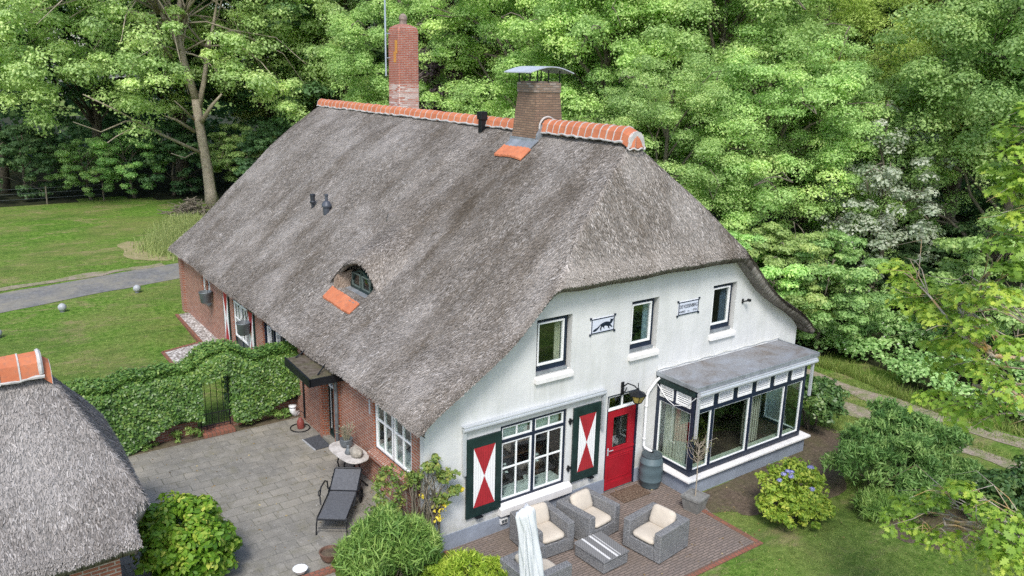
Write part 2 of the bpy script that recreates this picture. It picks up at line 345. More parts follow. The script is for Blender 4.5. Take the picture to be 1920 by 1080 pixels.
M['bark'] = speck_mat('bark', [(0.3, (0.075, 0.062, 0.05)), (0.55, (0.19, 0.165, 0.13)), (0.75, (0.30, 0.265, 0.215))], 7.0, (1.5, (0.12, 0.13, 0.075), 0.5), 0.9, 0.05)
M['bark_pale'] = speck_mat('pale_bark', [(0.3, (0.19, 0.155, 0.12)), (0.55, (0.42, 0.36, 0.29)), (0.75, (0.56, 0.49, 0.41))], 6.0, (1.5, (0.20, 0.19, 0.12), 0.5), 0.9, 0.05)
M['bark_lichen'] = speck_mat('lichened_bark', [(0.3, (0.15, 0.13, 0.10)), (0.5, (0.36, 0.33, 0.28)), (0.75, (0.48, 0.46, 0.42))], 9.0, (3.0, (0.48, 0.27, 0.04), 0.85), 0.8, 0.02)
def leaf_mat(name, lo, mid, hi, trans=0.35, obj_var=0.0, rough=0.55, spec=0.25):
    t = NT(name); lo, mid, hi = [(q[0] * k_ * 1.04, q[1] * k_, q[2] * k_ * .82) for q, k_ in ((lo, 1.0), (mid, 1.0), (hi, .90))]
    a = t.n('ShaderNodeAttribute', dict(attribute_name='rnd')).outputs['Fac']
    c = t.ramp(a, [(0.0, lo), (0.55, mid), (1.0, hi)])
    if obj_var > 0:
        oi = t.n('ShaderNodeObjectInfo').outputs['Random']
        h = t.n('ShaderNodeHueSaturation', Color=c)
        t.t.links.new(t.math('ADD', t.math('MULTIPLY', oi, 0.03 * obj_var), 0.5 - 0.012 * obj_var), h.inputs['Hue'])
        t.t.links.new(t.math('ADD', t.math('MULTIPLY', t.math('FRACT', t.math('MULTIPLY', oi, 7.3)), 0.5 * obj_var), 1 - 0.25 * obj_var), h.inputs['Value'])
        c = h.outputs[0]
    b = t.bsdf(c, rough, spec=spec)
    tl = t.n('ShaderNodeBsdfTranslucent', Color=c)
    c2 = t.mix(1.0, c, (trans * 2.0, trans * 2.0, trans * 1.7), 'MULTIPLY'); t.t.links.new(c2, tl.inputs['Color'])
    mx = t.n('ShaderNodeAddShader', i0=b.outputs[0], i1=tl.outputs[0]); t.t.links.new(mx.outputs[0], t.out.inputs[0]); return t.m
M['dry'] = speck_mat('dry_grass', [(0.3, (0.16, 0.15, 0.07)), (0.5, (0.31, 0.26, 0.15)), (0.72, (0.42, 0.36, 0.24))], 5.0, (1.5, (0.17, 0.20, 0.06), 0.7))
# ---------------------------------------------------------------- terrain and ground covers
def sst(a, b, x):
    t = np.clip((np.asarray(x, dtype=float) - a) / (b - a), 0, 1); return t * t * (3 - 2 * t)
def gh(x, y):
    return 0.6 * (1 - sst(-1.6, -0.3, x) * (1 - sst(2, 20, y)))
def grid_sheet(name, xs, ys, mask, dz, mat, kind='structure'):
    X, Y = np.meshgrid(xs, ys, indexing='ij'); Z = gh(X, Y) + dz
    V = np.stack([X, Y, Z], -1).reshape(-1, 3); nx, ny = len(xs), len(ys)
    F = []
    for i in range(nx - 1):
        for j in range(ny - 1):
            if mask is None or mask((xs[i] + xs[i + 1]) / 2, (ys[j] + ys[j + 1]) / 2):
                F.append((i * ny + j, (i + 1) * ny + j, (i + 1) * ny + j + 1, i * ny + j + 1))
    return tag(np_mesh(name, V, F, mat), kind=kind)
xs = np.concatenate([np.arange(-120, -10, 10), np.arange(-10, 20, 0.5), np.arange(20, 181, 10)])
ys = np.concatenate([np.arange(-60, -10, 10), np.arange(-10, 30, 0.75), np.arange(30, 201, 10)])
grid_sheet('lawn', xs, ys, None, 0.0, M['lawn'])
def ribbon(name, pts, width, dz, mat, seed=0, jag=0.12, step=0.35, nc=6):
    """strip along a smooth centre line, its edges slightly ragged, lying on the terrain"""
    rng = np.random.default_rng(seed); P = np.array(pts, float)
    t = np.concatenate([[0], np.cumsum(np.hypot(*np.diff(P, axis=0).T))]); n = int(t[-1] / step)
    tt = np.linspace(0, t[-1], n); c = np.stack([np.interp(tt, t, P[:, 0]), np.interp(tt, t, P[:, 1])], 1)
    for _ in range(12): c[1:-1] = (c[:-2] + 2 * c[1:-1] + c[2:]) / 4
    d = np.gradient(c, axis=0); d /= np.linalg.norm(d, axis=1)[:, None]; nrm = np.stack([-d[:, 1], d[:, 0]], 1)
    def rag():
        r = rng.normal(0, 1, n)
        for _ in range(3): r[1:-1] = (r[:-2] + 2 * r[1:-1] + r[2:]) / 4
        return r * jag
    wl, wr = width / 2 + rag(), width / 2 + rag(); V = []
    for k in range(nc + 1):
        o = -wr + (wl + wr) * k / nc; q = c + nrm * o[:, None]
        V.append(np.column_stack([q, gh(q[:, 0], q[:, 1]) + dz]))
    V = np.stack(V, 1).reshape(-1, 3); m = nc + 1
    F = [(i * m + k, i * m + k + 1, (i + 1) * m + k + 1, (i + 1) * m + k) for i in range(n - 1) for k in range(nc)]
    return tag(np_mesh(name, V, F, mat), kind='structure')
ribbon('driveway', [(-16, 19.2), (-9, 21.3), (-5.6, 22.6), (-2, 23.7), (1.5, 24.6), (8, 25.6), (18, 26.5)], 2.7, 0.012, M['asphalt'], 1, 0.12)
ribbon('driveway_verge', [(-16, 21.4), (-9, 23.6), (-5.6, 24.7), (-2, 25.6), (1.0, 26.0)], 0.9, 0.016, M['track'], 5, 0.35)
ribbon('track', [(16.6, -9), (16.3, -4.2), (15.9, -1), (15.7, 2.3), (15.8, 6), (16.5, 14), (19, 24), (22, 34)], 0.85, 0.012, M['track'], 2, 0.26)
ribbon('track_rut', [(14.4, -9), (14.6, -5.0), (14.5, -2), (14.2, 1), (14.1, 5), (14.6, 13), (17, 24), (20, 34)], 0.75, 0.012, M['track'], 3, 0.32)
ribbon('dry_grass_ring', [(1.6, 26.9), (0.6, 27.6), (0.2, 29.0), (0.5, 30.6), (1.2, 31.8)], 1.1, 0.012, M['dry'], 9, 0.3)
def poly_sheet(name, pts, z, mat, thick=0.0, kind='structure'):
    b = MB(); n = len(pts)
    b.add([(x, y, z) for x, y in pts], [tuple(range(n))])
    if thick:
        for i in range(n):
            (x0, y0), (x1, y1) = pts[i], pts[(i + 1) % n]
            b.quad((x0, y0, z - thick), (x1, y1, z - thick), (x1, y1, z), (x0, y0, z))
    return tag(b.build(name, mat), kind=kind)
poly_sheet('courtyard_paving', [(-9, -1.0), (-2.2, -1.0), (-2.0, 0.1), (-0.45, 0.75), (0.0, 0.75), (0.0, 6.62), (-9, 6.62)], 0.608, M['slab'], 0.5)
poly_sheet('soil_strip', [(-9, 6.62), (0.0, 6.62), (0.0, 7.0), (-9, 7.0)], 0.614, M['soil'], 0.3)
poly_sheet('terrace_paving', [(0.55, -0.02), (6.6, -0.02), (6.6, -1.2), (6.25, -2.0), (6.1, -3.38), (2.2, -3.38), (0.9, -3.2), (0.4, -1.4)], 0.012, M['paver'], 0.1)
b = MB(); b.box(2.2, 6.12, -3.50, -3.38, -0.1, 0.022); b.box(6.10, 6.22, -3.50, -1.75, -0.1, 0.020); b.box(0.4, 0.5, -1.4, 0, -0.1, 0.018)
tag(b.build('terrace_edging', M['paver_red']), kind='structure')
rng = np.random.default_rng(4)
def blob(name, cx, cy, rx, ry, z, mat, seed, n=40, amp=0.18):
    r = np.random.default_rng(seed); ph = r.uniform(0, 6.28, 4)
    pts = []
    for k in range(n):
        a = 2 * math.pi * k / n; q = 1 + amp * (math.sin(2 * a + ph[0]) * 0.5 + math.sin(3 * a + ph[1]) * 0.4 + math.sin(5 * a + ph[2]) * 0.35 + math.sin(9 * a + ph[3]) * 0.2)
        pts.append((cx + rx * q * math.cos(a), cy + ry * q * math.sin(a)))
    return poly_sheet(name, pts, z, mat)
blob('soil_bed', 8.6, -2.1, 2.3, 0.95, 0.008, M['soil'], 1)
blob('soil_bed', 11.3, -1.0, 1.2, 1.1, 0.010, M['soil'], 2)
blob('soil_bed', 10.2, -5.0, 1.3, 1.0, 0.009, M['soil'], 3)
poly_sheet('gravel_bed', [(-0.45, 17.7), (0.0, 17.7), (0.0, 9.6), (-0.5, 11.2), (-1.85, 12.3), (-1.85, 13.7), (-0.55, 14.1)], 0.612, M['gravel'])
b = MB()
for (x0, y0), (x1, y1) in (((-0.45, 17.7), (-0.55, 14.1)), ((-0.55, 14.1), (-1.85, 13.7)), ((-1.85, 13.7), (-1.85, 12.3))):
    dx, dy = x1 - x0, y1 - y0; L = math.hypot(dx, dy); nx, ny = -dy / L * 0.05, dx / L * 0.05
    b.hexa([(x0 - nx, y0 - ny, .5), (x1 - nx, y1 - ny, .5), (x1 + nx, y1 + ny, .5), (x0 + nx, y0 + ny, .5)],
           [(x0 - nx, y0 - ny, .635), (x1 - nx, y1 - ny, .635), (x1 + nx, y1 + ny, .635), (x0 + nx, y0 + ny, .635)])
tag(b.build('gravel_edging', M['paver_red']), kind='structure')
# dark leaf litter under the wood
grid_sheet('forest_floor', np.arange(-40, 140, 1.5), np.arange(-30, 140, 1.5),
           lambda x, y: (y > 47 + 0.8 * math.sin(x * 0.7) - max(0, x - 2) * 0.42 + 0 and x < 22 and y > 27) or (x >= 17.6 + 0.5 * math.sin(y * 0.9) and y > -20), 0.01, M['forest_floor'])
# ---------------------------------------------------------------- the farmhouse: thatched roof as a thick, uneven sheet
XC, XR, YF, YB = 5.87, 11.67, -0.42, 18.6
DK, ZK = [0, 1.27, 2.18, 3.03, 4.04, 5.11, 6.17], [8.12, 7.3, 6.55, 5.75, 4.83, 3.85, 3.05]
DF, ZF = [0, 2.0, 2.88, 3.98, 4.73, 5.8, 6.17], [8.12, 6.5, 5.62, 4.55, 4.0, 3.40, 3.10]
dd = np.linspace(0, 6.4, 257); ker = np.exp(-np.linspace(-2, 2, 33) ** 2); ker /= ker.sum()
def smoothp(D, Z):
    z = np.interp(np.linspace(-1, 7.4, 337), [-1] + D + [7.4], [Z[0] + 0.72] + Z + [Z[-1] - 0.95]); return np.convolve(z, ker, 'same')[40:297]
PK, PF = smoothp(DK, ZK), smoothp(DF, ZF)
def rtop(x, y):
    x = np.asarray(x, float); y = np.asarray(y, float); d = np.abs(x - XC) * np.where(x > XC, 1.035, 1.0); q = sst(0, 8, y)
    p = (1 - q) * np.interp(d, dd, PF) + q * np.interp(d, dd, PK)
    h = 5.36 + 2.115 * (y + 0.45) + 0.12 * np.exp(-(y + 0.42) / 0.3)
    k = 0.16; m = np.clip(0.5 + 0.5 * (h - p) / k, 0, 1); z = h * (1 - m) + p * m - k * m * (1 - m)
    z = z + 0.030 * np.sin(y * 0.9 + x * 0.5) * np.sin(x * 0.8 + 1.3) + 0.018 * np.sin(y * 2.3 + 1) * np.sin(x * 1.9 + y * 0.4) + 0.012 * np.sin(y * 5.1 + x * 3.7)
    rec = sst(-0.02, 0.06, x - 0.98) * (1 - sst(0, 0.05, x - 1.52)) * (1 - sst(0, 0.06, np.abs(y - 5.70) - 0.70))
    z = z - rec * np.clip(z - 4.05, 0, 1)
    return z
def thatch_roof(name, mats, top, xs, ys, thick, n_straw, seed, parent, uvfun, edge=0.14, warp=None, straw_box=None):
    X, Y = np.meshgrid(xs, ys, indexing='ij')
    if warp is not None: X, Y = warp(X, Y)
    Z = top(X, Y); nx, ny = X.shape; rng = np.random.default_rng(seed)
    ex = np.minimum(np.abs(X - X[0:1]), np.abs(X - X[-1:])); ey = np.minimum(np.abs(Y - Y[:, :1]), np.abs(Y - Y[:, -1:])); e = np.minimum(ex, ey)
    q = np.clip(e / edge, 0, 1); Zt = Z - edge * 0.9 * (1 - np.sqrt(1 - (1 - q) ** 2))
    U = uvfun(X, Y, Z)
    Zb = Z - thick(X, Y)
    # the underside is drawn in a little from the rim
    cx, cy = X.mean(), Y.mean(); ins = 0.10 * (1 - np.clip(e / 0.5, 0, 1))
    sx = np.where(ex <= ey, np.sign(cx - X), 0); sy = np.where(ey < ex, np.sign(cy - Y), 0)
    Xb, Yb = X + sx * ins, Y + sy * ins
    V = np.concatenate([np.stack([X, Y, Zt], -1).reshape(-1, 3), np.stack([Xb, Yb, Zb], -1).reshape(-1, 3)])
    UV = np.concatenate([U.reshape(-1, 2), U.reshape(-1, 2)]); N = nx * ny
    I = np.arange(N).reshape(nx, ny)
    top_f = np.stack([I[:-1, :-1], I[1:, :-1], I[1:, 1:], I[:-1, 1:]], -1).reshape(-1, 4); bot_f = top_f[:, ::-1] + N
    def side(a):
        return np.stack([a[:-1], a[:-1] + N, a[1:] + N, a[1:]], -1)
    sides = np.concatenate([side(I[0, ::-1]), side(I[-1, :]), side(I[:, 0]), side(I[::-1, -1])])
    F = np.concatenate([top_f, bot_f, sides]); rnd = np.zeros(len(F))
    # loose straw ends lying on the surface, pointing downhill
    ci = rng.uniform(0, nx - 1.001, n_straw); cj = rng.uniform(0, ny - 1.001, n_straw)
    k = n_straw // 7
    cj[:k] = np.abs(rng.normal(0, 1.2, k)); ci[k:2 * k] = np.abs(rng.normal(0, 1.2, k)); ci = np.clip(ci, 0, nx - 1.001); cj = np.clip(cj, 0, ny - 1.001)
    i0, j0 = ci.astype(int), cj.astype(int); fi, fj = ci - i0, cj - j0
    def bil(A): return A[i0, j0] * (1 - fi) * (1 - fj) + A[i0 + 1, j0] * fi * (1 - fj) + A[i0, j0 + 1] * (1 - fi) * fj + A[i0 + 1, j0 + 1] * fi * fj
    px, py, pz = bil(X), bil(Y), bil(Zt); h = 0.03
    gx = (top(px + h, py) - top(px - h, py)) / (2 * h); gy = (top(px, py + h) - top(px, py - h)) / (2 * h)
    ok = (np.abs(gx) < 3) & (np.abs(gy) < 3.5)
    g = np.stack([gx, gy], 1); gl = np.linalg.norm(g, axis=1) + 1e-6; dn = -g / gl[:, None]
    an = rng.normal(0, 0.38, n_straw); ca, sa = np.cos(an), np.sin(an); dn = np.stack([dn[:, 0] * ca - dn[:, 1] * sa, dn[:, 0] * sa + dn[:, 1] * ca], 1)
    sl = np.sum(dn * g, 1); T = np.column_stack([dn, sl]); T /= np.linalg.norm(T, axis=1)[:, None]
    Nn = np.column_stack([-gx, -gy, np.ones(n_straw)]); Nn /= np.linalg.norm(Nn, axis=1)[:, None]; B = np.cross(T, Nn)
    L = rng.uniform(0.05, 0.15, n_straw)[:, None]; Wd = rng.uniform(0.006, 0.013, n_straw)[:, None]; P = np.column_stack([px, py, pz])
    lift = rng.uniform(0.004, 0.022, n_straw)[:, None]
    a0 = P - T * L * 0.5 - Nn * 0.004; a1 = P + T * L * 0.5 + Nn * lift
    SV = np.stack([a0 - B * Wd, a1 - B * Wd * 0.6, a1 + B * Wd * 0.6, a0 + B * Wd], 1)[ok]
    SU = np.repeat(np.stack([bil(U[..., 0]), bil(U[..., 1])], -1)[:, None, :], 4, 1)[ok]
    SU = SU + rng.normal(0, 0.05, (len(SU), 1, 2))
    ns = len(SV); base = len(V)
    SF = (base + np.arange(ns * 4)).reshape(-1, 4)
    V = np.concatenate([V, SV.reshape(-1, 3)]); UV = np.concatenate([UV, SU.reshape(-1, 2)]); F = np.concatenate([F, SF]); rnd = np.concatenate([rnd, rng.uniform(0, 1, ns)])
    return np_mesh(name, V, F, mats, parent, rnd, UV, smooth=False)
def ruv(X, Y, Z):
    h = 5.36 + 2.115 * (Y + 0.45); hip = (h < Z + 0.12) & (np.abs(X - XC) < 3.6)
    u = np.where(hip, X + 40, Y + 20 * (X > XC)); v = np.where(hip, Y * 2.3 + 17, np.abs(X - XC) * 1.36)
    return np.stack([u, v], -1)

house = thing('farmhouse', 'large white fronted farmhouse with brick sides under a steep grey thatched roof', 'house', (0, 0, 0))
xs = np.concatenate([np.arange(-0.32, 0.3, 0.05), np.arange(0.3, 3.2, 0.055), np.arange(3.2, 6.4, 0.08), np.arange(6.4, 11.88, 0.12), [11.90]])
ys = np.concatenate([np.arange(YF, 1.4, 0.045), np.arange(1.4, 4.6, 0.1), np.arange(4.6, 7.0, 0.05), np.arange(7.0, YB, 0.12), [YB]])
roof = thatch_roof('thatched_roof', M['thatch'], rtop, xs, ys, lambda X, Y: 0.21 + 0.10 * sst(5.5, 2.0, np.abs(X - XC)), 170000, 11, house, ruv)
# ridge tiles, each a half round with a mortar collar
def ridge_run(b, p0, p1, rad, step, axis, seed, drop=0.0):
    rng = random.Random(seed); n = max(1, round((Vector(p1) - Vector(p0)).length / step)); p0, p1 = Vector(p0), Vector(p1); t = (p1 - p0).normalized(); s = Vector((-t.y, t.x, 0)).normalized(); up = Vector((0, 0, 1))
    prof = [(-1.12, -0.55), (-1.0, -0.1), (-0.86, 0.42), (-0.5, 0.82), (0, 0.98), (0.5, 0.82), (0.86, 0.42), (1.0, -0.1), (1.12, -0.55)]
    def ring(c, r): return [c + s * (a * r) + up * (z * r) for a, z in prof]
    def shell(c0, c1, r0, r1, mi):
        A, B = ring(c0, r0), ring(c1, r1); m = len(A)
        b.add(A + B, [(k, k + 1, m + k + 1, m + k) for k in range(m - 1)] + [tuple(range(m - 1, -1, -1)), tuple(range(m, 2 * m))], mi)
    for k in range(n):
        a = p0.lerp(p1, k / n); e = p0.lerp(p1, (k + 1) / n); j = Vector((rng.uniform(-.008, .008), rng.uniform(-.008, .008), rng.uniform(-.010, .010)))
        shell(a + j, e + j, rad * 0.97, rad * 1.03, 0)
        shell(e - t * step * 0.045 + j, e + t * step * 0.04 + j, rad * 1.05, rad * 1.05, 1)
def mortar_bed(b, p0, p1, rad, seed, mi=1):
    rng = random.Random(seed); p0, p1 = Vector(p0), Vector(p1); n = max(2, int((p1 - p0).length / 0.12)); t = (p1 - p0).normalized(); s = Vector((-t.y, t.x, 0)).normalized()
    for sg in (-1, 1):
        pts = [p0.lerp(p1, k / n) + s * sg * (rad * 1.10 + rng.uniform(-.015, .015)) + Vector((0, 0, -rad * 0.50 + rng.uniform(-.02, .02))) for k in range(n + 1)]
        b.tube(pts, [0.026 + rng.uniform(-.007, .009) for _ in pts], 6, mi)
b = MB(); ridge_run(b, (XC, 5.15, 8.16), (XC, 18.55, 8.14), 0.175, 0.34, 'y', 1); mortar_bed(b, (XC, 5.15, 8.16), (XC, 18.55, 8.14), 0.175, 2)
o = b.build('ridge_tiles', [M['tile'], M['mortar']], roof); tag(o, 'long narrow run of orange ridge tiles')
b = MB(); ridge_run(b, (XC, 3.95, 8.20), (XC, 0.98, 8.20), 0.225, 0.255, 'y', 3); mortar_bed(b, (XC, 3.95, 8.20), (XC, 0.9, 8.20), 0.225, 4)
ridge_run(b, (XC, 0.98, 8.20), (XC, 0.70, 8.10), 0.225, 0.30, 'y', 5)
for k in range(5):                                              # mortared end cap over the hip
    a0, a1 = R(-72 + 36 * k - 14), R(-72 + 36 * k + 14)
    q = lambda a, r, z: (XC + r * math.sin(a), 0.74 - r * 0.42 * math.cos(a), z)
    b.add([q(a0, .09, 8.28), q(a1, .09, 8.28), q(a1, .24, 7.97), q(a0, .24, 7.97), q(a0, .05, 8.24), q(a1, .05, 8.24), q(a1, .19, 7.93), q(a0, .19, 7.93)],
          [(0, 3, 2, 1), (4, 5, 6, 7), (0, 1, 5, 4), (1, 2, 6, 5), (2, 3, 7, 6), (3, 0, 4, 7)], 0)
b.tube([(XC + 0.26 * math.sin(a), 0.72 - 0.13 * math.cos(a), 7.95 + 0.02 * math.sin(7 * a)) for a in np.linspace(R(-95), R(95), 20)], 0.020, 6, 1)
b.tube([(XC + 0.215 * math.sin(a), 0.74, 8.11 + 0.21 * math.cos(a)) for a in np.linspace(R(-100), R(100), 20)], 0.016, 6, 1)
b.tube([(XC + 0.26 * math.sin(a), 3.97, 8.20 + 0.26 * math.cos(a)) for a in np.linspace(R(-110), R(110), 20)], 0.024, 6, 1)
o = b.build('ridge_tiles', [M['tile'], M['mortar']], roof); tag(o, 'short thick run of orange ridge tiles with a rounded end')

# walls with openings
def fr(a, z, d): return (a, d, z)          # front: a = x, d into the house = +y
def lf(a, z, d): return (d, a, z)          # left side: a = y, d into the house = +x
def bx(b, mp, a0, a1, z0, z1, d0, d1, mi=0):
    p, q = mp(a0, z0, d0), mp(a1, z1, d1); b.box(p[0], q[0], p[1], q[1], p[2], q[2], mi)
def wall(name, mp, a0, a1, z0, topf, openings, mat, depth, parent, reveal_mi=0, extra=()):
    b = MB(); br = sorted(set([a0, a1] + [v for o in openings for v in o[:2]] + list(np.arange(a0, a1, 0.22)))); br = [v for v in br if a0 <= v <= a1]
    zb = sorted(set([z0] + [v for o in openings for v in o[2:4]]))
    for u, v in zip(br[:-1], br[1:]):
        if v - u < 1e-6: continue
        zs = zb + [99]
        for z_, w_ in zip(zs[:-1], zs[1:]):
            cm = (u + v) / 2; cz = (z_ + min(w_, 50)) / 2
            if any(o[0] - 1e-6 <= cm <= o[1] + 1e-6 and o[2] - 1e-6 <= z_ and w_ <= o[3] + 1e-6 for o in openings): continue
            tu, tv = topf(u), topf(v); p, q = min(w_, tu), min(w_, tv)
            if p <= z_ and q <= z_: continue
            b.quad(mp(u, z_, 0), mp(v, z_, 0), mp(v, max(q, z_), 0), mp(u, max(p, z_), 0))
    for o in openings:
        A, B_, Z0, Z1 = o[:4]; dp = o[4] if len(o) > 4 else depth
        b.quad(mp(A, Z0, 0), mp(A, Z0, dp), mp(A, Z1, dp), mp(A, Z1, 0), reveal_mi); b.quad(mp(B_, Z0, 0), mp(B_, Z0, dp), mp(B_, Z1, dp), mp(B_, Z1, 0), reveal_mi)
        b.quad(mp(A, Z0, 0), mp(B_, Z0, 0), mp(B_, Z0, dp), mp(A, Z0, dp), reveal_mi); b.quad(mp(A, Z1, 0), mp(B_, Z1, 0), mp(B_, Z1, dp), mp(A, Z1, dp), reveal_mi)
    return b.build(name, [mat] + list(extra), parent)
UPW = [(2.67, 3.62, 3.36, 4.61), (5.36, 6.22, 3.36, 4.61), (8.08, 8.96, 3.36, 4.61)]
front_op = [(*u, 0.16) for u in UPW] + [(1.80, 3.58, 0.62, 2.44, 0.14), (4.78, 5.76, 0.0, 2.44, 0.10), (6.5, 10.45, 0.3, 2.5, 0.3)]
wall('front_wall', fr, 0.0, XR, -0.3, lambda a: float(rtop(a, -0.02)) - 0.15, front_op, M['white_wall'], 0.12, house)
side_op = [(0.55, 2.27, 1.50, 2.66, 0.14), (4.32, 5.02, 0.62, 2.52, 0.22), (14.55, 15.0, 1.75, 2.6, 0.14), (15.15, 15.6, 1.75, 2.6, 0.14), (10.75, 12.15, 0.62, 2.55, 0.12), (7.25, 9.4, 1.55, 2.55, 0.14)]
wall('side_wall', lf, 0.0, 18.2, -0.2, lambda a: 2.98, side_op, M['brick'], 0.14, house, 1, (M['brick_orange'],))
b = MB(); b.quad((XR, 0, -.2), (XR, 18.2, -.2), (XR, 18.2, 2.98), (XR, 0, 2.98)); b.build('side_wall', M['brick'], house)
b = MB(); q = [(x, 18.2, float(rtop(x, 18.2)) - 0.25) for x in np.linspace(0, XR, 40)]
for u, v in zip(q[:-1], q[1:]): b.quad((u[0], 18.2, -.2), (v[0], 18.2, -.2), v, u)
b.build('rear_wall', M['brick'], house)
b = MB(); b.box(-0.10, 0.42, 17.9, 18.28, 0.2, 2.95); b.build('corner_pier', M['brick'], house)
b = MB(); b.box(-0.07, -0.003, 4.02, 4.26, 0.5, 2.7); b.box(-0.05, -0.003, 5.06, 5.22, 0.5, 2.6); b.build('door_pier', M['brick_orange'], house)
b = MB(); b.tube([(-0.13, 3.97, 0.62), (-0.13, 3.97, 2.62), (-0.02, 3.97, 2.8)], 0.045, 8); b.build('downpipe', M['zinc_dark'], house)
b = MB(); b.box(0.0, 4.78, -0.025, -0.002, -0.3, 0.36); b.box(5.76, 6.4, -0.025, -0.002, -0.3, 0.36); b.build('plinth', M['plinth'], house)
b = MB(); b.box(-0.02, 0.10, -0.012, 0.16, 0.36, 2.85); b.build('corner_quoin', M['white_wall'], house)
# rooms behind the glass
b = MB(); b.box(0.3, 6.1, 0.35, 6.0, 0.18, 0.28); b.box(6.2, 11.4, 0.35, 4.4, 0.18, 0.44); b.build('room_floor', M['room_floor'], house)
b = MB(); b.box(0.3, 11.4, 4.4, 4.5, 0.28, 2.85); b.box(4.35, 4.45, 0.3, 4.4, 0.28, 2.85); b.box(6.1, 6.2, 0.32, 4.4, 0.28, 2.85); b.box(11.3, 11.4, 0.3, 4.4, 0.28, 2.85)
b.box(0.16, 0.3, 2.5, 4.4, 0.28, 2.85); b.build('room_wall', M['room_wall'], house)
b = MB(); b.box(0.3, 11.4, 0.31, 4.5, 2.86, 2.96); b.build('room_ceiling', M['room_wall'], house)
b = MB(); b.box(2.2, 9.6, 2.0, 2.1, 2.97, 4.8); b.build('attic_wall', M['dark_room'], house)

def ring(b, mp, a0, a1, z0, z1, w, d0, d1, mi=0, wb=None, wt=None):
    wb = w if wb is None else wb; wt = w if wt is None else wt
    bx(b, mp, a0, a0 + w, z0, z1, d0, d1, mi); bx(b, mp, a1 - w, a1, z0, z1, d0, d1, mi)
    bx(b, mp, a0 + w, a1 - w, z0, z0 + wb, d0, d1, mi); bx(b, mp, a0 + w, a1 - w, z1 - wt, z1, d0, d1, mi)
def pane(parent, mp, a0, a1, z0, z1, d, mat=None):
    b = MB(); bx(b, mp, a0, a1, z0, z1, d, d + 0.006); return b.build('pane', mat or M['glass'], parent)
def sill(parent, mp, a0, a1, zt, zb, out, din, mat, name='sill'):
    b = MB(); P = lambda a, z, d: mp(a, z, d)
    b.hexa([P(a0, zb, -out), P(a1, zb, -out), P(a1, zb, -0.002), P(a0, zb, -0.002)], [P(a0, zt - 0.05, -out), P(a1, zt - 0.05, -out), P(a1, zt + 0.015, din), P(a0, zt + 0.015, din)])
    return b.build(name, mat, parent, bevel=0.008)
for (a0, a1, z0, z1) in UPW:
    b = MB(); ring(b, fr, a0 + .004, a1 - .075, z0 + 0.075, z1 - .004, 0.075, 0.085, 0.155, 0, 0.12, 0.085); win = b.build('window', M['navy'], house, bevel=0.006)
    b = MB(); ring(b, fr, a0 + .085, a1 - .155, z0 + .20, z1 - .10, 0.036, 0.070, 0.135); b.build('sash', M['white_paint'], win, bevel=0.004)
    pane(win, fr, a0 + .10, a1 - .17, z0 + .22, z1 - .12, 0.115)
    sill(win, fr, a0 - .03, a1 + .04, z0, z0 - .15, 0.085, 0.08, M['stone_sill'])
    b = MB(); bx(b, fr, a0 + .003, a1 - .07, z0 + .02, z0 + .075, 0.03, 0.155); b.build('lead_strip', M['lead'], win)
# ground floor front window
b = MB(); A0, A1, Z0, Z1 = 1.80, 3.58, 0.62, 2.44; AM = 2.69
ring(b, fr, A0 + .003, A1 - .003, Z0 + .003, Z1 - .003, 0.06, 0.03, 0.10); bx(b, fr, AM - .035, AM + .035, Z0 + .06, Z1 - .06, 0.03, 0.10)
bx(b, fr, A0 + .06, AM - .035, 2.03, 2.10, 0.032, 0.098); bx(b, fr, AM + .035, A1 - .06, 2.03, 2.10, 0.032, 0.098)
win = b.build('window', M['navy'], house, bevel=0.005)
b = MB()
for (u, v) in ((A0 + .06, AM - .035), (AM + .035, A1 - .06)):
    ring(b, fr, u, v, Z0 + .06, 2.03, 0.04, 0.045, 0.09); ring(b, fr, u, v, 2.10, Z1 - .06, 0.035, 0.045, 0.09)
    m = (u + v) / 2; bx(b, fr, m - .018, m + .018, Z0 + .10, 1.99, 0.05, 0.085); bx(b, fr, m - .016, m + .016, 2.135, Z1 - .095, 0.05, 0.085)
    bx(b, fr, u + .04, m - .018, 1.40, 1.436, 0.052, 0.083); bx(b, fr, m + .018, v - .04, 1.40, 1.436, 0.052, 0.083)
b.build('sash', M['white_paint'], win, bevel=0.004)
pane(win, fr, A0 + .09, AM - .06, Z0 + .09, 2.00, 0.068); pane(win, fr, AM + .06, A1 - .09, Z0 + .09, 2.00, 0.068)
pane(win, fr, A0 + .09, AM - .06, 2.13, Z1 - .09, 0.068); pane(win, fr, AM + .06, A1 - .09, 2.13, Z1 - .09, 0.068)
sill(win, fr, 1.76, 3.72, 0.62, 0.40, 0.13, 0.03, M['stone_sill'])
b = MB(); bx(b, fr, 1.72, 3.66, 0.60, 0.64, 0.15, 0.62); b.build('inner_sill', M['white_paint'], win)
b = MB()
for (u, v) in ((1.9, 2.62), (2.76, 3.48)):
    n = 14
    for k in range(n): bx(b, fr, u + (v - u) * k / n, u + (v - u) * (k + .96) / n, 2.08, 2.40, 0.16 + 0.01 * (k % 2), 0.175 + 0.01 * (k % 2))
b.build('net_curtain', simple('net_curtain', (0.62, 0.66, 0.62), 0.9, var=0.1), win)
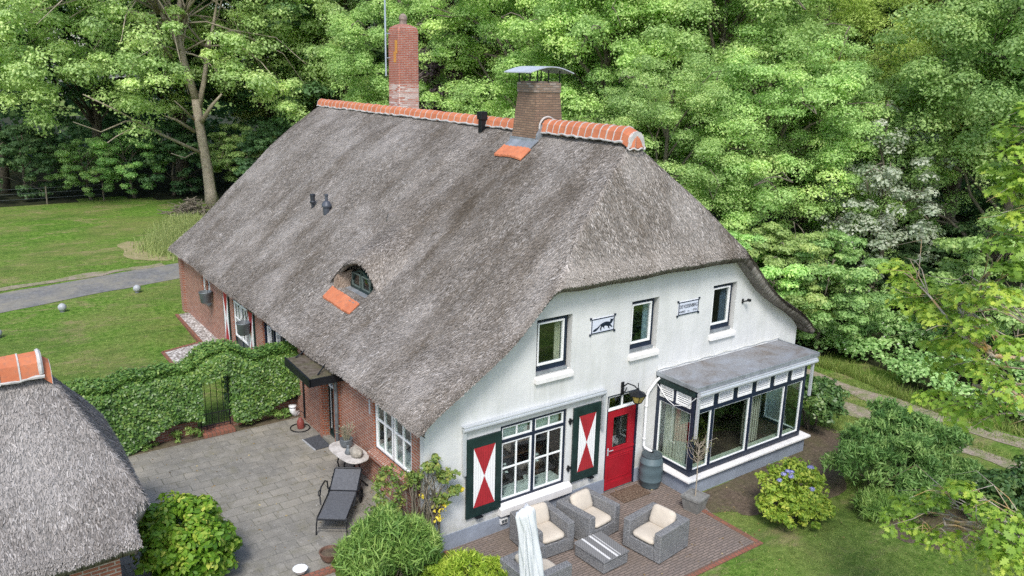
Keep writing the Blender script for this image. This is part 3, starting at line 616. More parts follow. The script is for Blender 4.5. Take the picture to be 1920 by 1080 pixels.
# shutters with the hourglass
def shutter(mp, a0, a1, z0, z1, d=-0.06):
    b = MB(); bx(b, mp, a0, a1, z0, z1, d, d + 0.045); sh = b.build('shutter', M['green_black'], house, bevel=0.006)
    m = 0.17 * (a1 - a0) / 0.88 if mp is fr else 0.05; ia0, ia1, iz0, iz1 = a0 + m, a1 - m, z0 + .22, z1 - .22
    if mp is lf: iz0, iz1 = z0 + .05, z1 - .05
    c = ((ia0 + ia1) / 2, (iz0 + iz1) / 2); n = 9; b = MB(); f = d - 0.004
    for k in range(n):                                   # planks, each split where the diagonals cross it
        u, v = ia0 + (ia1 - ia0) * k / n + .0015, ia0 + (ia1 - ia0) * (k + 1) / n - .0015
        def bnd(a): t = abs(a - c[0]) / (ia1 - ia0); h = (iz1 - iz0) * t; return c[1] - h, c[1] + h
        segs = [u, v] if not (u < c[0] < v) else [u, c[0], v]
        for s, e in zip(segs[:-1], segs[1:]):
            (l0, h0), (l1, h1) = bnd(s), bnd(e)
            b.add([mp(s, l0, f), mp(e, l1, f), mp(e, h1, f), mp(s, h0, f)], [(0, 1, 2, 3)], 1)
            b.add([mp(s, iz0, f), mp(e, iz0, f), mp(e, l1, f), mp(s, l0, f)], [(0, 1, 2, 3)], 0)
            b.add([mp(s, h0, f), mp(e, h1, f), mp(e, iz1, f), mp(s, iz1, f)], [(0, 1, 2, 3)], 0)
    b.build('panel', [M['shutter_red'], M['white_paint']], sh)
    return sh
sh = shutter(fr, 0.93, 1.80, 0.58, 2.37)
b = MB(); b.box(1.15, 1.32, -0.12, -0.005, 0.555, 0.575); b.build('shutter_dog', M['black_metal'], sh)
sh = shutter(fr, 3.74, 4.54, 0.60, 2.41)
for z in (0.95, 2.1):
    b = MB(); b.box(3.62, 3.74, -0.05, -0.012, z, z + .04); b.box(3.64, 3.67, -0.06, -0.01, z - .05, z + .09); b.build('hinge', M['black_metal'], sh)
b = MB(); b.box(4.25, 4.38, -0.12, -0.005, 0.565, 0.59); b.build('shutter_dog', M['black_metal'], sh)
shutter(lf, 12.45, 13.0, 0.85, 2.62, -0.05); shutter(lf, 10.02, 10.55, 0.85, 2.62, -0.05)
# awning cassette above the window
b = MB(); b.tube([(0.84, -0.075, 2.62), (4.62, -0.075, 2.62)], 0.058, 10); b.box(0.84, 4.62, -0.12, -0.003, 2.665, 2.69)
aw = b.build('awning', M['awning_grey'], house)
for x_, z_ in ((0.85, 1.62), (4.57, 1.72)): b = MB(); b.box(x_, x_ + .05, -0.10, -0.03, z_, 2.56); b.build('guide_rail', M['awning_grey'], aw)
# red stable door with fanlight
b = MB(); bx(b, fr, 4.782, 4.81, 0.0, 2.438, 0.0, 0.09); bx(b, fr, 5.72, 5.758, 0.0, 2.438, -0.01, 0.09); bx(b, fr, 4.81, 5.72, 2.41, 2.438, 0.0, 0.09)
door = b.build('front_door', M['navy'], house)
b = MB(); L, Rr, T = 4.812, 5.718, 2.06
bx(b, fr, L, Rr, 0.02, 0.99, 0.03, 0.075); bx(b, fr, L, 5.02, 1.0, T, 0.03, 0.075); bx(b, fr, 5.50, Rr, 1.0, T, 0.03, 0.075); bx(b, fr, 5.02, 5.50, 1.0, 1.08, 0.03, 0.075); bx(b, fr, 5.02, 5.50, 1.86, T, 0.03, 0.075)
bx(b, fr, L, Rr, 0.97, 1.03, 0.012, 0.03); bx(b, fr, L, Rr, 0.02, 0.20, 0.015, 0.03); bx(b, fr, L, Rr, 0.86, 0.89, 0.02, 0.03); ring(b, fr, 4.93, 5.60, 0.27, 0.83, 0.02, 0.018, 0.03)
ring(b, fr, 5.00, 5.52, 1.06, 1.88, 0.02, 0.02, 0.03)
leafd = b.build('door_leaf', M['red_paint'], door, bevel=0.004)
pane(door, fr, 5.02, 5.50, 1.08, 1.86, 0.05)
b = MB(); ring(b, fr, 4.812, 5.718, 2.075, 2.41, 0.035, 0.02, 0.07); bx(b, fr, 5.25, 5.28, 2.11, 2.375, 0.022, 0.068); bx(b, fr, 4.812, 5.718, 2.06, 2.085, 0.0, 0.02); fl = b.build('fanlight', M['white_paint'], door, bevel=0.004)
pane(fl, fr, 4.84, 5.69, 2.10, 2.38, 0.045)
b = MB(); b.box(4.86, 4.90, 0.005, 0.012, 0.93, 1.12); b.tube([(4.88, 0.03, 1.06), (4.88, -0.035, 1.06), (5.0, -0.035, 1.06)], 0.012, 8); b.build('handle', M['awning_grey'], door)
b = MB(); b.box(4.80, 5.75, 0.0, 0.09, -0.05, 0.018); b.build('threshold', M['zinc_dark'], door)
b = MB(); b.box(5.1, 5.55, 0.55, 1.3, 0.29, 1.05); b.build('hall_cupboard', M['white_paint'], house)
# lantern on its iron arm
b = MB(); b.box(5.16, 5.24, -0.03, -0.003, 2.40, 2.72); b.tube([(5.20, -0.03, 2.60), (5.22, -0.16, 2.73), (5.26, -0.34, 2.72), (5.28, -0.44, 2.66)], 0.016, 8); b.tube([(5.20, -0.03, 2.46), (5.21, -0.10, 2.52), (5.22, -0.14, 2.62)], 0.012, 8)
b.tube([(5.28, -0.44, 2.82), (5.28, -0.44, 2.60)], 0.012, 6)
ln = b.build('wall_lantern', M['black_metal'], house)
b = MB(); b.lathe([(0.02, 0.30), (0.06, 0.27), (0.21, 0.19), (0.205, 0.175)], (5.28, -0.44, 2.36), 6); b.lathe([(0.10, -0.02), (0.105, 0.0)], (5.28, -0.44, 2.36), 6)
for k in range(6):
    a = 2 * math.pi * k / 6; b.tube([(5.28 + .10 * math.cos(a), -.44 + .10 * math.sin(a), 2.36), (5.28 + .19 * math.cos(a), -.44 + .19 * math.sin(a), 2.54)], 0.009, 5)
b.build('lantern_frame', M['black_metal'], ln)
b = MB(); b.lathe([(0.09, 0.0), (0.18, 0.18)], (5.28, -0.44, 2.36), 6); b.build('lantern_glass', M['amber_glass'], ln)
# tiled name and fox plaques
def plaque(x0, x1, z0, z1, name):
    b = MB(); bx(b, fr, x0, x1, z0, z1, -0.02, -0.001, 1); ring(b, fr, x0, x1, z0, z1, 0.022, -0.026, -0.021, 0)
    for a, z, sa, sz in ((x0, z0, -1, -1), (x1, z0, 1, -1), (x0, z1, -1, 1), (x1, z1, 1, 1)): bx(b, fr, a - .022 + sa * .018, a + .022 + sa * .018, z - .022 + sz * .016, z + .022 + sz * .016, -0.028, -0.005, 0)
    return b.build(name, [M['navy'], simple('blue_white_tile', (0.60, 0.64, 0.74), 0.25, var=0.08, scale=9.0)], house)
pq = plaque(4.15, 4.82, 4.05, 4.39, 'fox_plaque')
fox = [(0.04, .10), (.10, .07), (.17, .09), (.24, .16), (.30, .25), (.33, .30), (.34, .24), (.31, .16), (.33, .07), (.36, .07), (.355, .13), (.38, .22), (.42, .20), (.45, .13), (.48, .125), (.46, .19), (.49, .24), (.55, .225), (.60, .20), (.62, .12), (.66, .08), (.68, .10), (.65, .15), (.66, .20), (.70, .17), (.76, .12), (.78, .145), (.73, .20), (.70, .27), (.74, .30), (.775, .36), (.80, .42), (.80, .50), (.77, .46), (.73, .46), (.70, .50), (.69, .42), (.68, .36), (.63, .375), (.55, .395), (.46, .385), (.39, .36), (.33, .33), (.27, .27), (.19, .20), (.10, .165)]
b = MB(); V = [(4.16 + x * 0.78, -0.0265, 4.06 + z * 0.56) for x, z in fox]; b.add(V + [(v[0], -0.020, v[2]) for v in V], [tuple(range(len(V)))] + [(i, (i + 1) % len(V), len(V) + (i + 1) % len(V), len(V) + i) for i in range(len(V))])
b.build('fox_silhouette', M['navy'], pq)
pq = plaque(6.87, 7.56, 4.045, 4.37, 'name_plaque')
def lettering(txt, size, x, z, parent, width=None):
    c = bpy.data.curves.new('lettering', 'FONT'); c.body = txt; c.size = size; c.align_x = 'CENTER'; c.extrude = 0.002
    tmp = bpy.data.objects.new('lettering_curve', c); COL.objects.link(tmp); bpy.context.view_layer.update()
    me = bpy.data.meshes.new_from_object(tmp); bpy.data.objects.remove(tmp); me.materials.append(M['navy'])
    o = bpy.data.objects.new('lettering', me); COL.objects.link(o); o.parent = parent; o.rotation_euler = (R(90), 0, 0); o.location = (x, -0.024, z)
    if width:
        w_ = max(v.co.x for v in me.vertices) - min(v.co.x for v in me.vertices); o.scale = (width / w_, 1, 1)
lettering('DE VOSSENBERG', 0.125, 7.215, 4.205, pq, 0.60); lettering('ANNO', 0.07, 7.0, 4.10, pq); lettering('~', 0.12, 7.215, 4.085, pq); lettering('1718', 0.07, 7.43, 4.10, pq)
b = MB(); b.box(9.20, 9.24, -0.03, -0.002, 4.0, 4.12); b.tube([(9.22, -0.02, 4.05), (9.28, -0.16, 4.10)], 0.018, 6); b.box(9.25, 9.32, -0.20, -0.12, 4.08, 4.14); b.build('anchor_bracket', M['black_metal'], house)  # small black anchor bracket with a short arm, not a lamp
b = MB(); b.box(1.80, 1.97, -0.085, -0.028, 0.20, 0.31, 0); b.box(1.815, 1.88, -0.092, -0.086, 0.22, 0.29, 1); b.box(1.89, 1.955, -0.092, -0.086, 0.22, 0.29, 1); b.build('power_socket', [M['white_paint'], M['zinc_dark']], house)
b = MB(); b.box(5.985, 6.03, -0.03, -0.003, 1.42, 1.50); b.build('doorbell', M['zinc_dark'], house)
# white downpipe to the rain barrel
b = MB(); b.tube([(6.33, -0.10, 2.62), (6.24, -0.075, 2.55), (6.02, -0.07, 2.34), (5.97, -0.07, 2.24), (5.97, -0.07, 0.95), (6.0, -0.10, 0.88), (6.02, -0.28, 0.86), (6.02, -0.30, 0.80)], 0.035, 10)
for z in (1.1, 1.95): b.tube([(5.97, -0.07, z), (5.97, -0.07, z + .04)], 0.045, 10)
b.build('downpipe', M['pvc'], house, smooth=True)
# ---------------------------------------------------------------- bay window
BY, BX0, BX1 = -1.2, 6.36, 10.55
b = MB(); b.box(6.31, 10.74, BY - .05, -0.003, -0.3, 0.42); bay = b.build('bay_window', M['plinth'], house); tag(bay, 'glazed bay with navy frames, white louvres and a flat grey roof')
b = MB(); b.hexa([(6.20, -1.35, .415), (10.86, -1.35, .415), (10.86, -.002, .415), (6.20, -.002, .415)], [(6.20, -1.35, .47), (10.86, -1.35, .47), (10.80, -.002, .52), (6.26, -.002, .52)])
b.build('sill', M['stone_sill'], bay, bevel=0.01)
def bf(a, z, d): return (a, BY + d, z)
def bl(a, z, d): return (BX0 + d, -a, z)          # left face, a = distance out from the wall
def brt(a, z, d): return (BX1 - d, -a, z)
nb = MB()
posts = [BX0, 7.02, 8.40, 9.76, BX1]
LZ0, LZ1 = 2.14, 2.50
def face(mp, a0, a1, posts_, louv, first_z=0.50):
    bx(nb, mp, a0, a1, .50, .64, 0, .09); bx(nb, mp, a0, a1, 2.06, 2.14, 0, .09); bx(nb, mp, a0, a1, 2.48, 2.56, 0, .09)
    for p in posts_: bx(nb, mp, p - .04, p + .04, .64, 2.06, 0.002, .088)
    for (u, v) in louv: pass
front_l = [(6.47 + .69 * k, 6.47 + .69 * k + .53) for k in range(6)]
bx(nb, bf, BX0, BX0 + .10, .50, 2.56, -.003, .10); bx(nb, bf, BX1 - .10, BX1, .50, 2.56, -.003, .10)
bx(nb, bf, BX0 + .10, BX1 - .10, .50, .63, 0, .09); bx(nb, bf, BX0 + .10, BX1 - .10, 2.05, 2.15, 0, .09); bx(nb, bf, BX0 + .10, BX1 - .10, 2.47, 2.56, 0, .09)
for p in posts[1:-1]: bx(nb, bf, p - .045, p + .045, .63, 2.05, .002, .088)
for k in range(5): u = front_l[k][1]; bx(nb, bf, u, front_l[k + 1][0], 2.15, 2.47, .002, .088)
for mp in (bl, brt):
    bx(nb, mp, .003, .10, .50, 2.56, 0, .09); bx(nb, mp, .10, 1.10, .50, .63, 0, .09); bx(nb, mp, .10, 1.10, 2.05, 2.15, 0, .09); bx(nb, mp, .10, 1.10, 2.47, 2.56, 0, .09); bx(nb, mp, .54, .62, 2.15, 2.47, .002, .088)
nb.box(BX0 - .03, BX1 + .12, BY - .03, -.003, 2.56, 2.68)
nb.build('frame', M['navy'], bay, bevel=0.005)
b = MB()
def sring(mp, a0, a1, z0, z1): ring(b, mp, a0, a1, z0, z1, .022, .016, .07)
sring(bf, BX0 + .10, 6.975, .63, 2.05); sring(bf, 7.065, 8.355, .63, 2.05); sring(bf, 8.445, 9.715, .63, 2.05); sring(bf, 9.805, BX1 - .10, .63, 2.05); sring(bl, .10, 1.10, .63, 2.05); sring(brt, .10, 1.10, .63, 2.05)
b.build('sash', M['white_paint'], bay, bevel=0.003)
for mp, u, v in ((bf, BX0 + .13, 6.945), (bf, 7.095, 8.325), (bf, 8.475, 9.685), (bf, 9.835, BX1 - .13), (bl, .13, 1.07), (brt, .13, 1.07)): pane(bay, mp, u, v, .66, 2.02, .04)
def louvre(mp, u, v):
    b = MB(); ring(b, mp, u + .01, v - .01, 2.16, 2.46, .03, -.008, .06)
    for k in range(5):
        z = 2.197 + k * .050
        b.hexa([mp(u + .04, z, .0), mp(v - .04, z, .0), mp(v - .04, z + .016, .045), mp(u + .04, z + .016, .045)], [mp(u + .04, z + .006, .0), mp(v - .04, z + .006, .0), mp(v - .04, z + .022, .045), mp(u + .04, z + .022, .045)])
    lo_ = b.build('louvre', M['white_paint'], bay); b = MB(); bx(b, mp, u + .03, v - .03, 2.18, 2.44, .05, .06); b.build('backing', M['black_metal'], lo_)
for u, v in front_l: louvre(bf, u, v)
for mp in (bl, brt): louvre(mp, .10, .54); louvre(mp, .62, 1.08)
b = MB(); b.box(BX0 - .05, 10.84, BY - .08, -.003, 2.685, 2.735); b.build('flat_roof', M['felt'], bay)
b = MB(); b.box(BX0 - .075, 10.865, BY - .11, BY - .08, 2.66, 2.765); b.box(BX0 - .075, BX0 - .05, BY - .08, -.003, 2.66, 2.765); b.box(10.84, 10.865, BY - .08, -.003, 2.66, 2.765)
b.build('roof_trim', M['lead'], bay, bevel=0.006)
b = MB(); b.box(BX0 - .045, BX0 - .031, BY - .02, -.003, 2.49, 2.66); b.build('fascia', M['green_black'], bay)
b = MB(); b.tube([(BX0 - .02, BY - .12, 2.575), (10.74, BY - .12, 2.575)], 0.06, 10); b.box(BX0 - .02, 10.74, BY - .16, BY - .035, 2.625, 2.65); b.build('awning', M['awning_grey'], bay)
for x_, z_ in ((BX0 - .02, 1.5), (BX1 + .06, 1.62)): b = MB(); b.box(x_, x_ + .06, BY - .12, BY - .06, z_, 2.52); b.build('guide_rail', M['awning_grey'], bay)
b = MB(); b.hexa([(6.30, -.03, 2.73), (10.86, -.03, 2.73), (10.86, -.002, 2.73), (6.30, -.002, 2.73)], [(6.30, -.02, 2.87), (10.86, -.02, 2.87), (10.86, -.002, 2.87), (6.30, -.002, 2.87)]); b.tube([(6.3 + .2 * k, -.03, 2.80 + .015 * math.sin(k * 1.7)) for k in range(24)], 0.022, 6)
b.build('wall_flashing', M['white_wall'], bay)
b = MB(); b.tube([(BX0 - .04, -.05, 2.44), (BX0 - .05, -.40, 2.17), (BX0 - .05, -.62, 2.10), (BX0 - .05, -1.02, 2.24), (BX0 - .04, -1.25, 2.50)], 0.010, 5); b.build('cable', M['pvc'], bay)
b = MB(); b.box(6.46, 10.45, BY + .10, 0.34, 0.525, 0.55); b.build('floor', M['room_floor'], bay)
b = MB(); b.box(6.46, 10.45, BY + .10, -.004, 2.56, 2.60); b.build('ceiling', M['white_paint'], bay)
b = MB(); bx(b, bf, 6.47, 10.44, .56, .62, .09, .24); bx(b, bl, .02, 1.08, .56, .62, .10, .22); b.build('inner_sill', simple('cream_paint', (0.56, 0.58, 0.48), 0.5, var=.06), bay)

# ---------------------------------------------------------------- chimneys
def frustum(b, x0, x1, y0, y1, z0, X0, X1, Y0, Y1, z1, mi=0): b.hexa([(x0, y0, z0), (x1, y0, z0), (x1, y1, z0), (x0, y1, z0)], [(X0, Y0, z1), (X1, Y0, z1), (X1, Y1, z1), (X0, Y1, z1)], mi)
b = MB(); frustum(b, 5.42, 6.47, 3.95, 5.02, 7.3, 5.58, 6.34, 4.10, 4.90, 9.06); ch = b.build('chimney', M['brick_brown'], roof); tag(ch, 'wide tapering brown brick chimney under a curved metal cap')
b = MB(); b.box(5.56, 6.36, 4.08, 4.92, 9.05, 9.30); b.box(5.60, 6.32, 4.12, 4.88, 9.30, 9.33); b.build('chimney_head', M['brick_brown_top'], ch, bevel=0.012)
b = MB()
for x in (5.6, 5.95, 6.31):
    for y in (4.10, 4.88): b.box(x - .012, x + .012, y - .012, y + .012, 9.30, 9.60)
b.build('cap_stand', M['black_metal'], ch)
b = MB(); n = 14; top_, bot = [], []
for k in range(n + 1):
    t = k / n; x = 5.24 + 1.40 * t; z = 9.53 + 0.15 * math.sin(math.pi * t); top_.append((x, z + .02)); bot.append((x, z))
for k in range(n):
    (x0, z0), (x1, z1) = bot[k], bot[k + 1]; b.hexa([(x0, 3.92, z0), (x1, 3.92, z1), (x1, 5.06, z1), (x0, 5.06, z0)], [(x0, 3.92, z0 + .025), (x1, 3.92, z1 + .025), (x1, 5.06, z1 + .025), (x0, 5.06, z0 + .025)])
b.build('chimney_cap', simple('cap_sheet_metal', (0.50, 0.53, 0.58), 0.45, 0.25, var=.10, scale=2.0), ch)
def on_roof(x, y, off=0.0): return Vector((x, y, float(rtop(x, y)) + off))
def roof_patch(name, x0, x1, y0, y1, off, mat, th=0.03, nx=6, ny=8, ribs=0):
    b = MB(); X = np.linspace(x0, x1, nx); Y = np.linspace(y0, y1, ny)
    def P(x, y, o): return tuple(on_roof(x, y, o))
    if ribs:
        w_ = (y1 - y0) / ribs
        for k in range(ribs):
            a, c = y0 + w_ * k + .010, y0 + w_ * (k + 1) - .010
            for u, v in zip(X[:-1], X[1:]): b.hexa([P(u, a, off - th), P(v, a, off - th), P(v, c, off - th), P(u, c, off - th)], [P(u, a, off + .012 * (k % 2)), P(v, a, off + .012 * (k % 2)), P(v, c, off + .03), P(u, c, off + .03)])
    else:
        for u, v in zip(X[:-1], X[1:]):
            for a, c in zip(Y[:-1], Y[1:]): b.hexa([P(u, a, off - th), P(v, a, off - th), P(v, c, off - th), P(u, c, off - th)], [P(u, a, off), P(v, a, off), P(v, c, off), P(u, c, off)])
    return b.build(name, mat, ch if name.startswith('flashing') else roof)
roof_patch('flashing', 5.16, 5.47, 3.80, 4.92, 0.06, M['lead'])
b = MB(); b.hexa([(5.40, 3.93, 7.7), (5.47, 3.93, 7.7), (5.47, 5.0, 7.7), (5.40, 5.0, 7.7)], [(5.43, 3.95, 7.92), (5.47, 3.95, 7.92), (5.47, 5.0, 7.92), (5.43, 5.0, 7.92)]); b.hexa([(5.46, 3.90, 7.68), (5.9, 3.90, 8.10), (5.9, 3.965, 8.10), (5.46, 3.965, 7.68)], [(5.50, 3.92, 8.02), (5.72, 3.92, 8.34), (5.72, 3.965, 8.34), (5.50, 3.965, 8.02)]); b.build('flashing', M['lead'], ch)
o = roof_patch('tile_strip', 4.86, 5.17, 3.72, 4.90, 0.07, M['tile'], ribs=8); tag(o, 'orange tile strip below the brown chimney')
# tall chimney behind the ridge
def octring(cx, cy, h, c, z): return [(cx - h + c, cy - h, z), (cx + h - c, cy - h, z), (cx + h, cy - h + c, z), (cx + h, cy + h - c, z), (cx + h - c, cy + h, z), (cx - h + c, cy + h, z), (cx - h, cy + h - c, z), (cx - h, cy - h + c, z)]
def loft(b, rings, mi=0):
    n = len(rings[0]); V = [v for r in rings for v in r]
    b.add(V, [(i * n + k, i * n + (k + 1) % n, (i + 1) * n + (k + 1) % n, (i + 1) * n + k) for i in range(len(rings) - 1) for k in range(n)] + [tuple(range(n - 1, -1, -1)), tuple((len(rings) - 1) * n + k for k in range(n))], mi)
TC = (7.0, 13.8); b = MB(); loft(b, [octring(*TC, .40, .03, 6.6), octring(*TC, .40, .03, 9.02)]); tch = b.build('chimney', M['brick_limed'], roof); tag(tch, 'tall narrow red brick chimney with a domed top behind the ridge')
b = MB(); loft(b, [octring(*TC, .397, .03, 9.02), octring(*TC, .395, .03, 10.80), octring(*TC, .37, .06, 10.93), octring(*TC, .22, .09, 11.02), octring(*TC, .14, .05, 11.04)]); b.build('chimney_stack', M['brick_chimney'], tch)
b = MB(); b.lathe([(.13, 11.0), (.13, 11.16), (.15, 11.20), (.15, 11.24), (.125, 11.32), (.07, 11.38), (.0, 11.40)], (*TC, 0), 14); b.build('chimney_pot', simple('mossy_pot', (0.24, 0.19, 0.16), .9, var=.35, scale=9.0, bump=.5), tch)
b = MB(); b.box(TC[0] - .405, TC[0] - .398, TC[1] - .30, TC[1] - .12, 10.05, 10.5); b.box(TC[0] - .404, TC[0] - .398, TC[1] - .20, TC[1] - .02, 9.75, 10.12); b.build('lichen_patch', speck_mat('orange_lichen', [(.35, (.40, .12, .06)), (.5, (.58, .30, .07)), (.7, (.42, .14, .07))], 9.0), tch)
b = MB(); b.tube([(6.47, 14.12, 9.28), (6.47, 14.12, 14.6)], 0.033, 8); b.tube([(6.47, 14.12, 9.9), (6.62, 14.02, 9.9)], 0.014, 6); b.tube([(6.47, 14.12, 10.72), (6.62, 14.02, 10.72)], 0.014, 6)
tag(b.build('antenna_mast', simple('galvanised_pole', (0.42, 0.50, 0.58), 0.35, 0.5, var=.1)), 'thin pale blue grey metal mast strapped to the tall red chimney', 'mast')
# roof vents
def vent(x, y, parts, label):
    z = float(rtop(x, y)); b = MB(); b.lathe(parts, (x, y, z), 14)
    o = b.build('roof_vent', M['vent_black'] if parts[0][0] < .08 else simple('vent_grey', (.07, .08, .10), .5, .2, var=.2), roof, smooth=False); tag(o, label); return o
vent(2.37, 11.15, [(.05, -.25), (.05, .12), (.085, .14), (.095, .19), (.07, .22), (.075, .36), (.085, .37), (.085, .42), (.0, .44)], 'slim black vent pipe with a ringed head')
vent(2.40, 10.15, [(.10, -.3), (.11, .16), (.15, .18), (.15, .23), (.10, .33), (.05, .36), (.045, .50), (.06, .51), (.06, .55), (.0, .56)], 'wider grey vent hood with a short spout')
b = MB(); b.box(5.52, 5.68, 6.52, 6.68, 7.7, 8.24); b.box(5.49, 5.71, 6.49, 6.71, 8.24, 8.46); o = b.build('roof_vent', M['black_metal'], roof, bevel=.012); tag(o, 'square black vent box beside the ridge tiles')
# ---------------------------------------------------------------- eyebrow dormer
DX, DY = 1.02, 5.70
def hood_e(y): t = min(1.0, abs(y - DY) / 1.35); return 0.66 * max(0.0, math.cos(math.pi / 2 * t)) ** 1.5
def dtop(x, y):
    x = np.asarray(x, float); y = np.asarray(y, float)
    t = np.clip(np.abs(y - DY) / 1.16, 0, 1); E = 0.72 * np.maximum(0, np.cos(np.pi / 2 * t)) ** 1.25
    base = np.where((x > .9) & (x < 1.62) & (np.abs(y - DY) < .8), np.maximum(rtop(x, y), np.interp(x, [.9, 1.62], [3.93, 4.54])), rtop(x, y))
    return base + E * (1 - sst(1.1, 2.9, x)) + 0.02 * (1 - t) - 0.02 * sst(0.6, 1.0, t)
def duv(X, Y, Z): return np.stack([Y, np.abs(X - XC) * 1.36], -1)
hood = thatch_roof('dormer_hood', M['thatch'], dtop, np.concatenate([np.arange(DX, 3.0, 0.06)]), np.arange(DY - 1.35, DY + 1.36, 0.05), lambda X, Y: 0.02 + 0.10 * np.clip(1 - np.abs(Y - DY) / 1.2, 0, 1), 9000, 21, roof, duv, edge=0.05, warp=lambda X, Y: (X + (3.0 - X) / 1.98 * .30 * sst(.75, -.75, Y - DY), Y))
b = MB(); b.box(1.36, 1.46, DY - .66, DY + .58, 4.06, 4.14)
n = 12; arch = [(DY - .64 + 1.2 * k / n, 4.10 + .54 * math.sin(math.pi * k / n) ** .6) for k in range(n + 1)]
for (y0, z0), (y1, z1) in zip(arch[:-1], arch[1:]): b.hexa([(1.36, y0, z0 - .07), (1.46, y0, z0 - .07), (1.46, y1, z1 - .07), (1.36, y1, z1 - .07)], [(1.36, y0, z0), (1.46, y0, z0), (1.46, y1, z1), (1.36, y1, z1)])
b.box(1.362, 1.458, DY - .08, DY - .02, 4.12, 4.56); b.box(1.362, 1.458, DY - .66, DY - .58, 4.1, 4.25); b.box(1.362, 1.458, DY + .50, DY + .58, 4.1, 4.25)
dw = b.build('dormer_window', M['green_black'], roof, bevel=.006)
b = MB(); ring(b, lambda a, z, d: (1.36 + d, a, z), DY - .55, DY - .10, 4.15, 4.50, .025, -.008, .05); ring(b, lambda a, z, d: (1.36 + d, a, z), DY, DY + .48, 4.15, 4.50, .025, -.008, .05); b.build('sash', simple('grey_green_sash', (.10, .13, .12), .5, var=.1), dw)
pane(dw, lambda a, z, d: (1.36 + d, a, z), DY - .6, DY + .54, 4.12, 4.50, .03, M['glass_dark'])
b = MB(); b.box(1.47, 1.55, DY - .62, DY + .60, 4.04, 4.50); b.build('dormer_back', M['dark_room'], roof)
b = MB(); b.hexa([(.90, DY - .72, 3.9), (1.40, DY - .72, 4.0), (1.40, DY + .80, 4.0), (.90, DY + .80, 3.9)], [(.90, DY - .72, 3.985), (1.40, DY - .72, 4.085), (1.40, DY + .80, 4.085), (.90, DY + .80, 3.985)]); b.build('dormer_sill', M['lead'], roof)
b = MB()
for (y0, y1) in ((DY + .62, DY + .80),):
    b.hexa([(.98, y0, 3.95), (1.46, y0, 3.95), (1.46, y1, 3.95), (.98, y1, 3.95)], [(1.0, y0, 4.42), (1.46, y0, 4.52), (1.46, y1, 4.40), (1.0, y1, 4.28)])
b.build('dormer_cheek', M['thatch_cut'], roof)
o = roof_patch('tile_strip', 0.68, 0.96, DY - .80, DY + .82, 0.05, M['tile'], ribs=8); tag(o, 'orange tile strip below the small dormer window')
# ---------------------------------------------------------------- brick side: window, door, canopy, barn doors
A0, A1, Z0, Z1 = 0.55, 2.27, 1.50, 2.66
b = MB(); ring(b, lf, A0 + .003, A1 - .003, Z0 + .003, Z1, .04, .05, .12); bx(b, lf, 1.39, 1.43, Z0 + .04, Z1 - .04, .05, .12); win = b.build('window', M['navy'], house)
b = MB()
for u, v in ((A0 + .045, 1.388), (1.432, A1 - .045)):
    ring(b, lf, u, v, Z0 + .045, Z1 - .045, .045, .035, .10); m = (u + v) / 2; bx(b, lf, m - .016, m + .016, Z0 + .09, Z1 - .09, .042, .095); bx(b, lf, u + .045, m - .016, 2.20, 2.232, .044, .093); bx(b, lf, m + .016, v - .045, 2.20, 2.232, .044, .093)
b.build('sash', M['white_paint'], win, bevel=.003); pane(win, lf, A0 + .08, A1 - .08, Z0 + .08, Z1 - .08, .07)
sill(win, lf, A0 - .02, A1 + .06, Z0 - .02, Z0 - .16, .14, .03, M['brick'])
b = MB(); bx(b, lf, A0, A1, 1.52, 1.56, .14, .5); b.build('inner_sill', M['white_paint'], win)
b = MB(); b.box(-.012, -.002, 2.40, 2.47, 2.25, 2.6); b.build('vent_slot', M['awning_grey'], house)
b = MB(); ring(b, lf, 4.323, 5.017, .70, 2.515, .06, .12, .21); sd_ = b.build('side_door', M['green_black'], house)
b = MB(); bx(b, lf, 4.383, 4.957, .72, 2.02, .15, .19); b.build('door_leaf', M['green_black'], sd_, bevel=.004)
b = MB(); ring(b, lf, 4.39, 4.95, 2.03, 2.45, .045, .11, .18); b.build('fanlight', M['white_paint'], sd_); pane(sd_, lf, 4.42, 4.92, 2.06, 2.42, .15)
b = MB(); bx(b, lf, 4.46, 4.88, .92, 1.92, .143, .149); b.build('pane', M['glass_dark'], sd_)
b = MB(); bx(b, lf, 4.93, 4.945, .9, 2.0, .138, .15); b.build('edge_strip', M['white_paint'], sd_)
b = MB(); b.box(-.06, .2, 4.28, 5.06, .58, .70); b.build('door_step', M['slab'], sd_)
b = MB(); b.hexa([(-.84, 3.72, 2.72), (-.02, 3.72, 2.72), (-.02, 5.32, 2.72), (-.78, 5.32, 2.72)], [(-.84, 3.72, 2.80), (-.02, 3.72, 2.82), (-.02, 5.32, 2.82), (-.78, 5.32, 2.80)]); can = b.build('door_canopy', M['moss_roof'], house)
b = MB(); b.box(-.86, -.02, 3.68, 3.72, 2.62, 2.80); b.hexa([(-.88, 3.68, 2.62), (-.84, 3.68, 2.62), (-.78, 5.36, 2.62), (-.82, 5.36, 2.62)], [(-.88, 3.68, 2.82), (-.84, 3.68, 2.82), (-.78, 5.36, 2.82), (-.82, 5.36, 2.82)]); b.build('canopy_edge', M['black_metal'], can)
b = MB(); b.tube([(-.60, 3.85, 2.82), (-.2, 4.15, 3.02)], .016, 6); b.tube([(-.60, 5.2, 2.82), (-.2, 5.3, 3.0)], .016, 6); b.build('canopy_rod', M['black_metal'], can)
b = MB(); b.tube([(-.03, 6.30, .7), (-.03, 6.30, 2.7)], .025, 6); b.build('rain_chain', M['black_metal'], house)
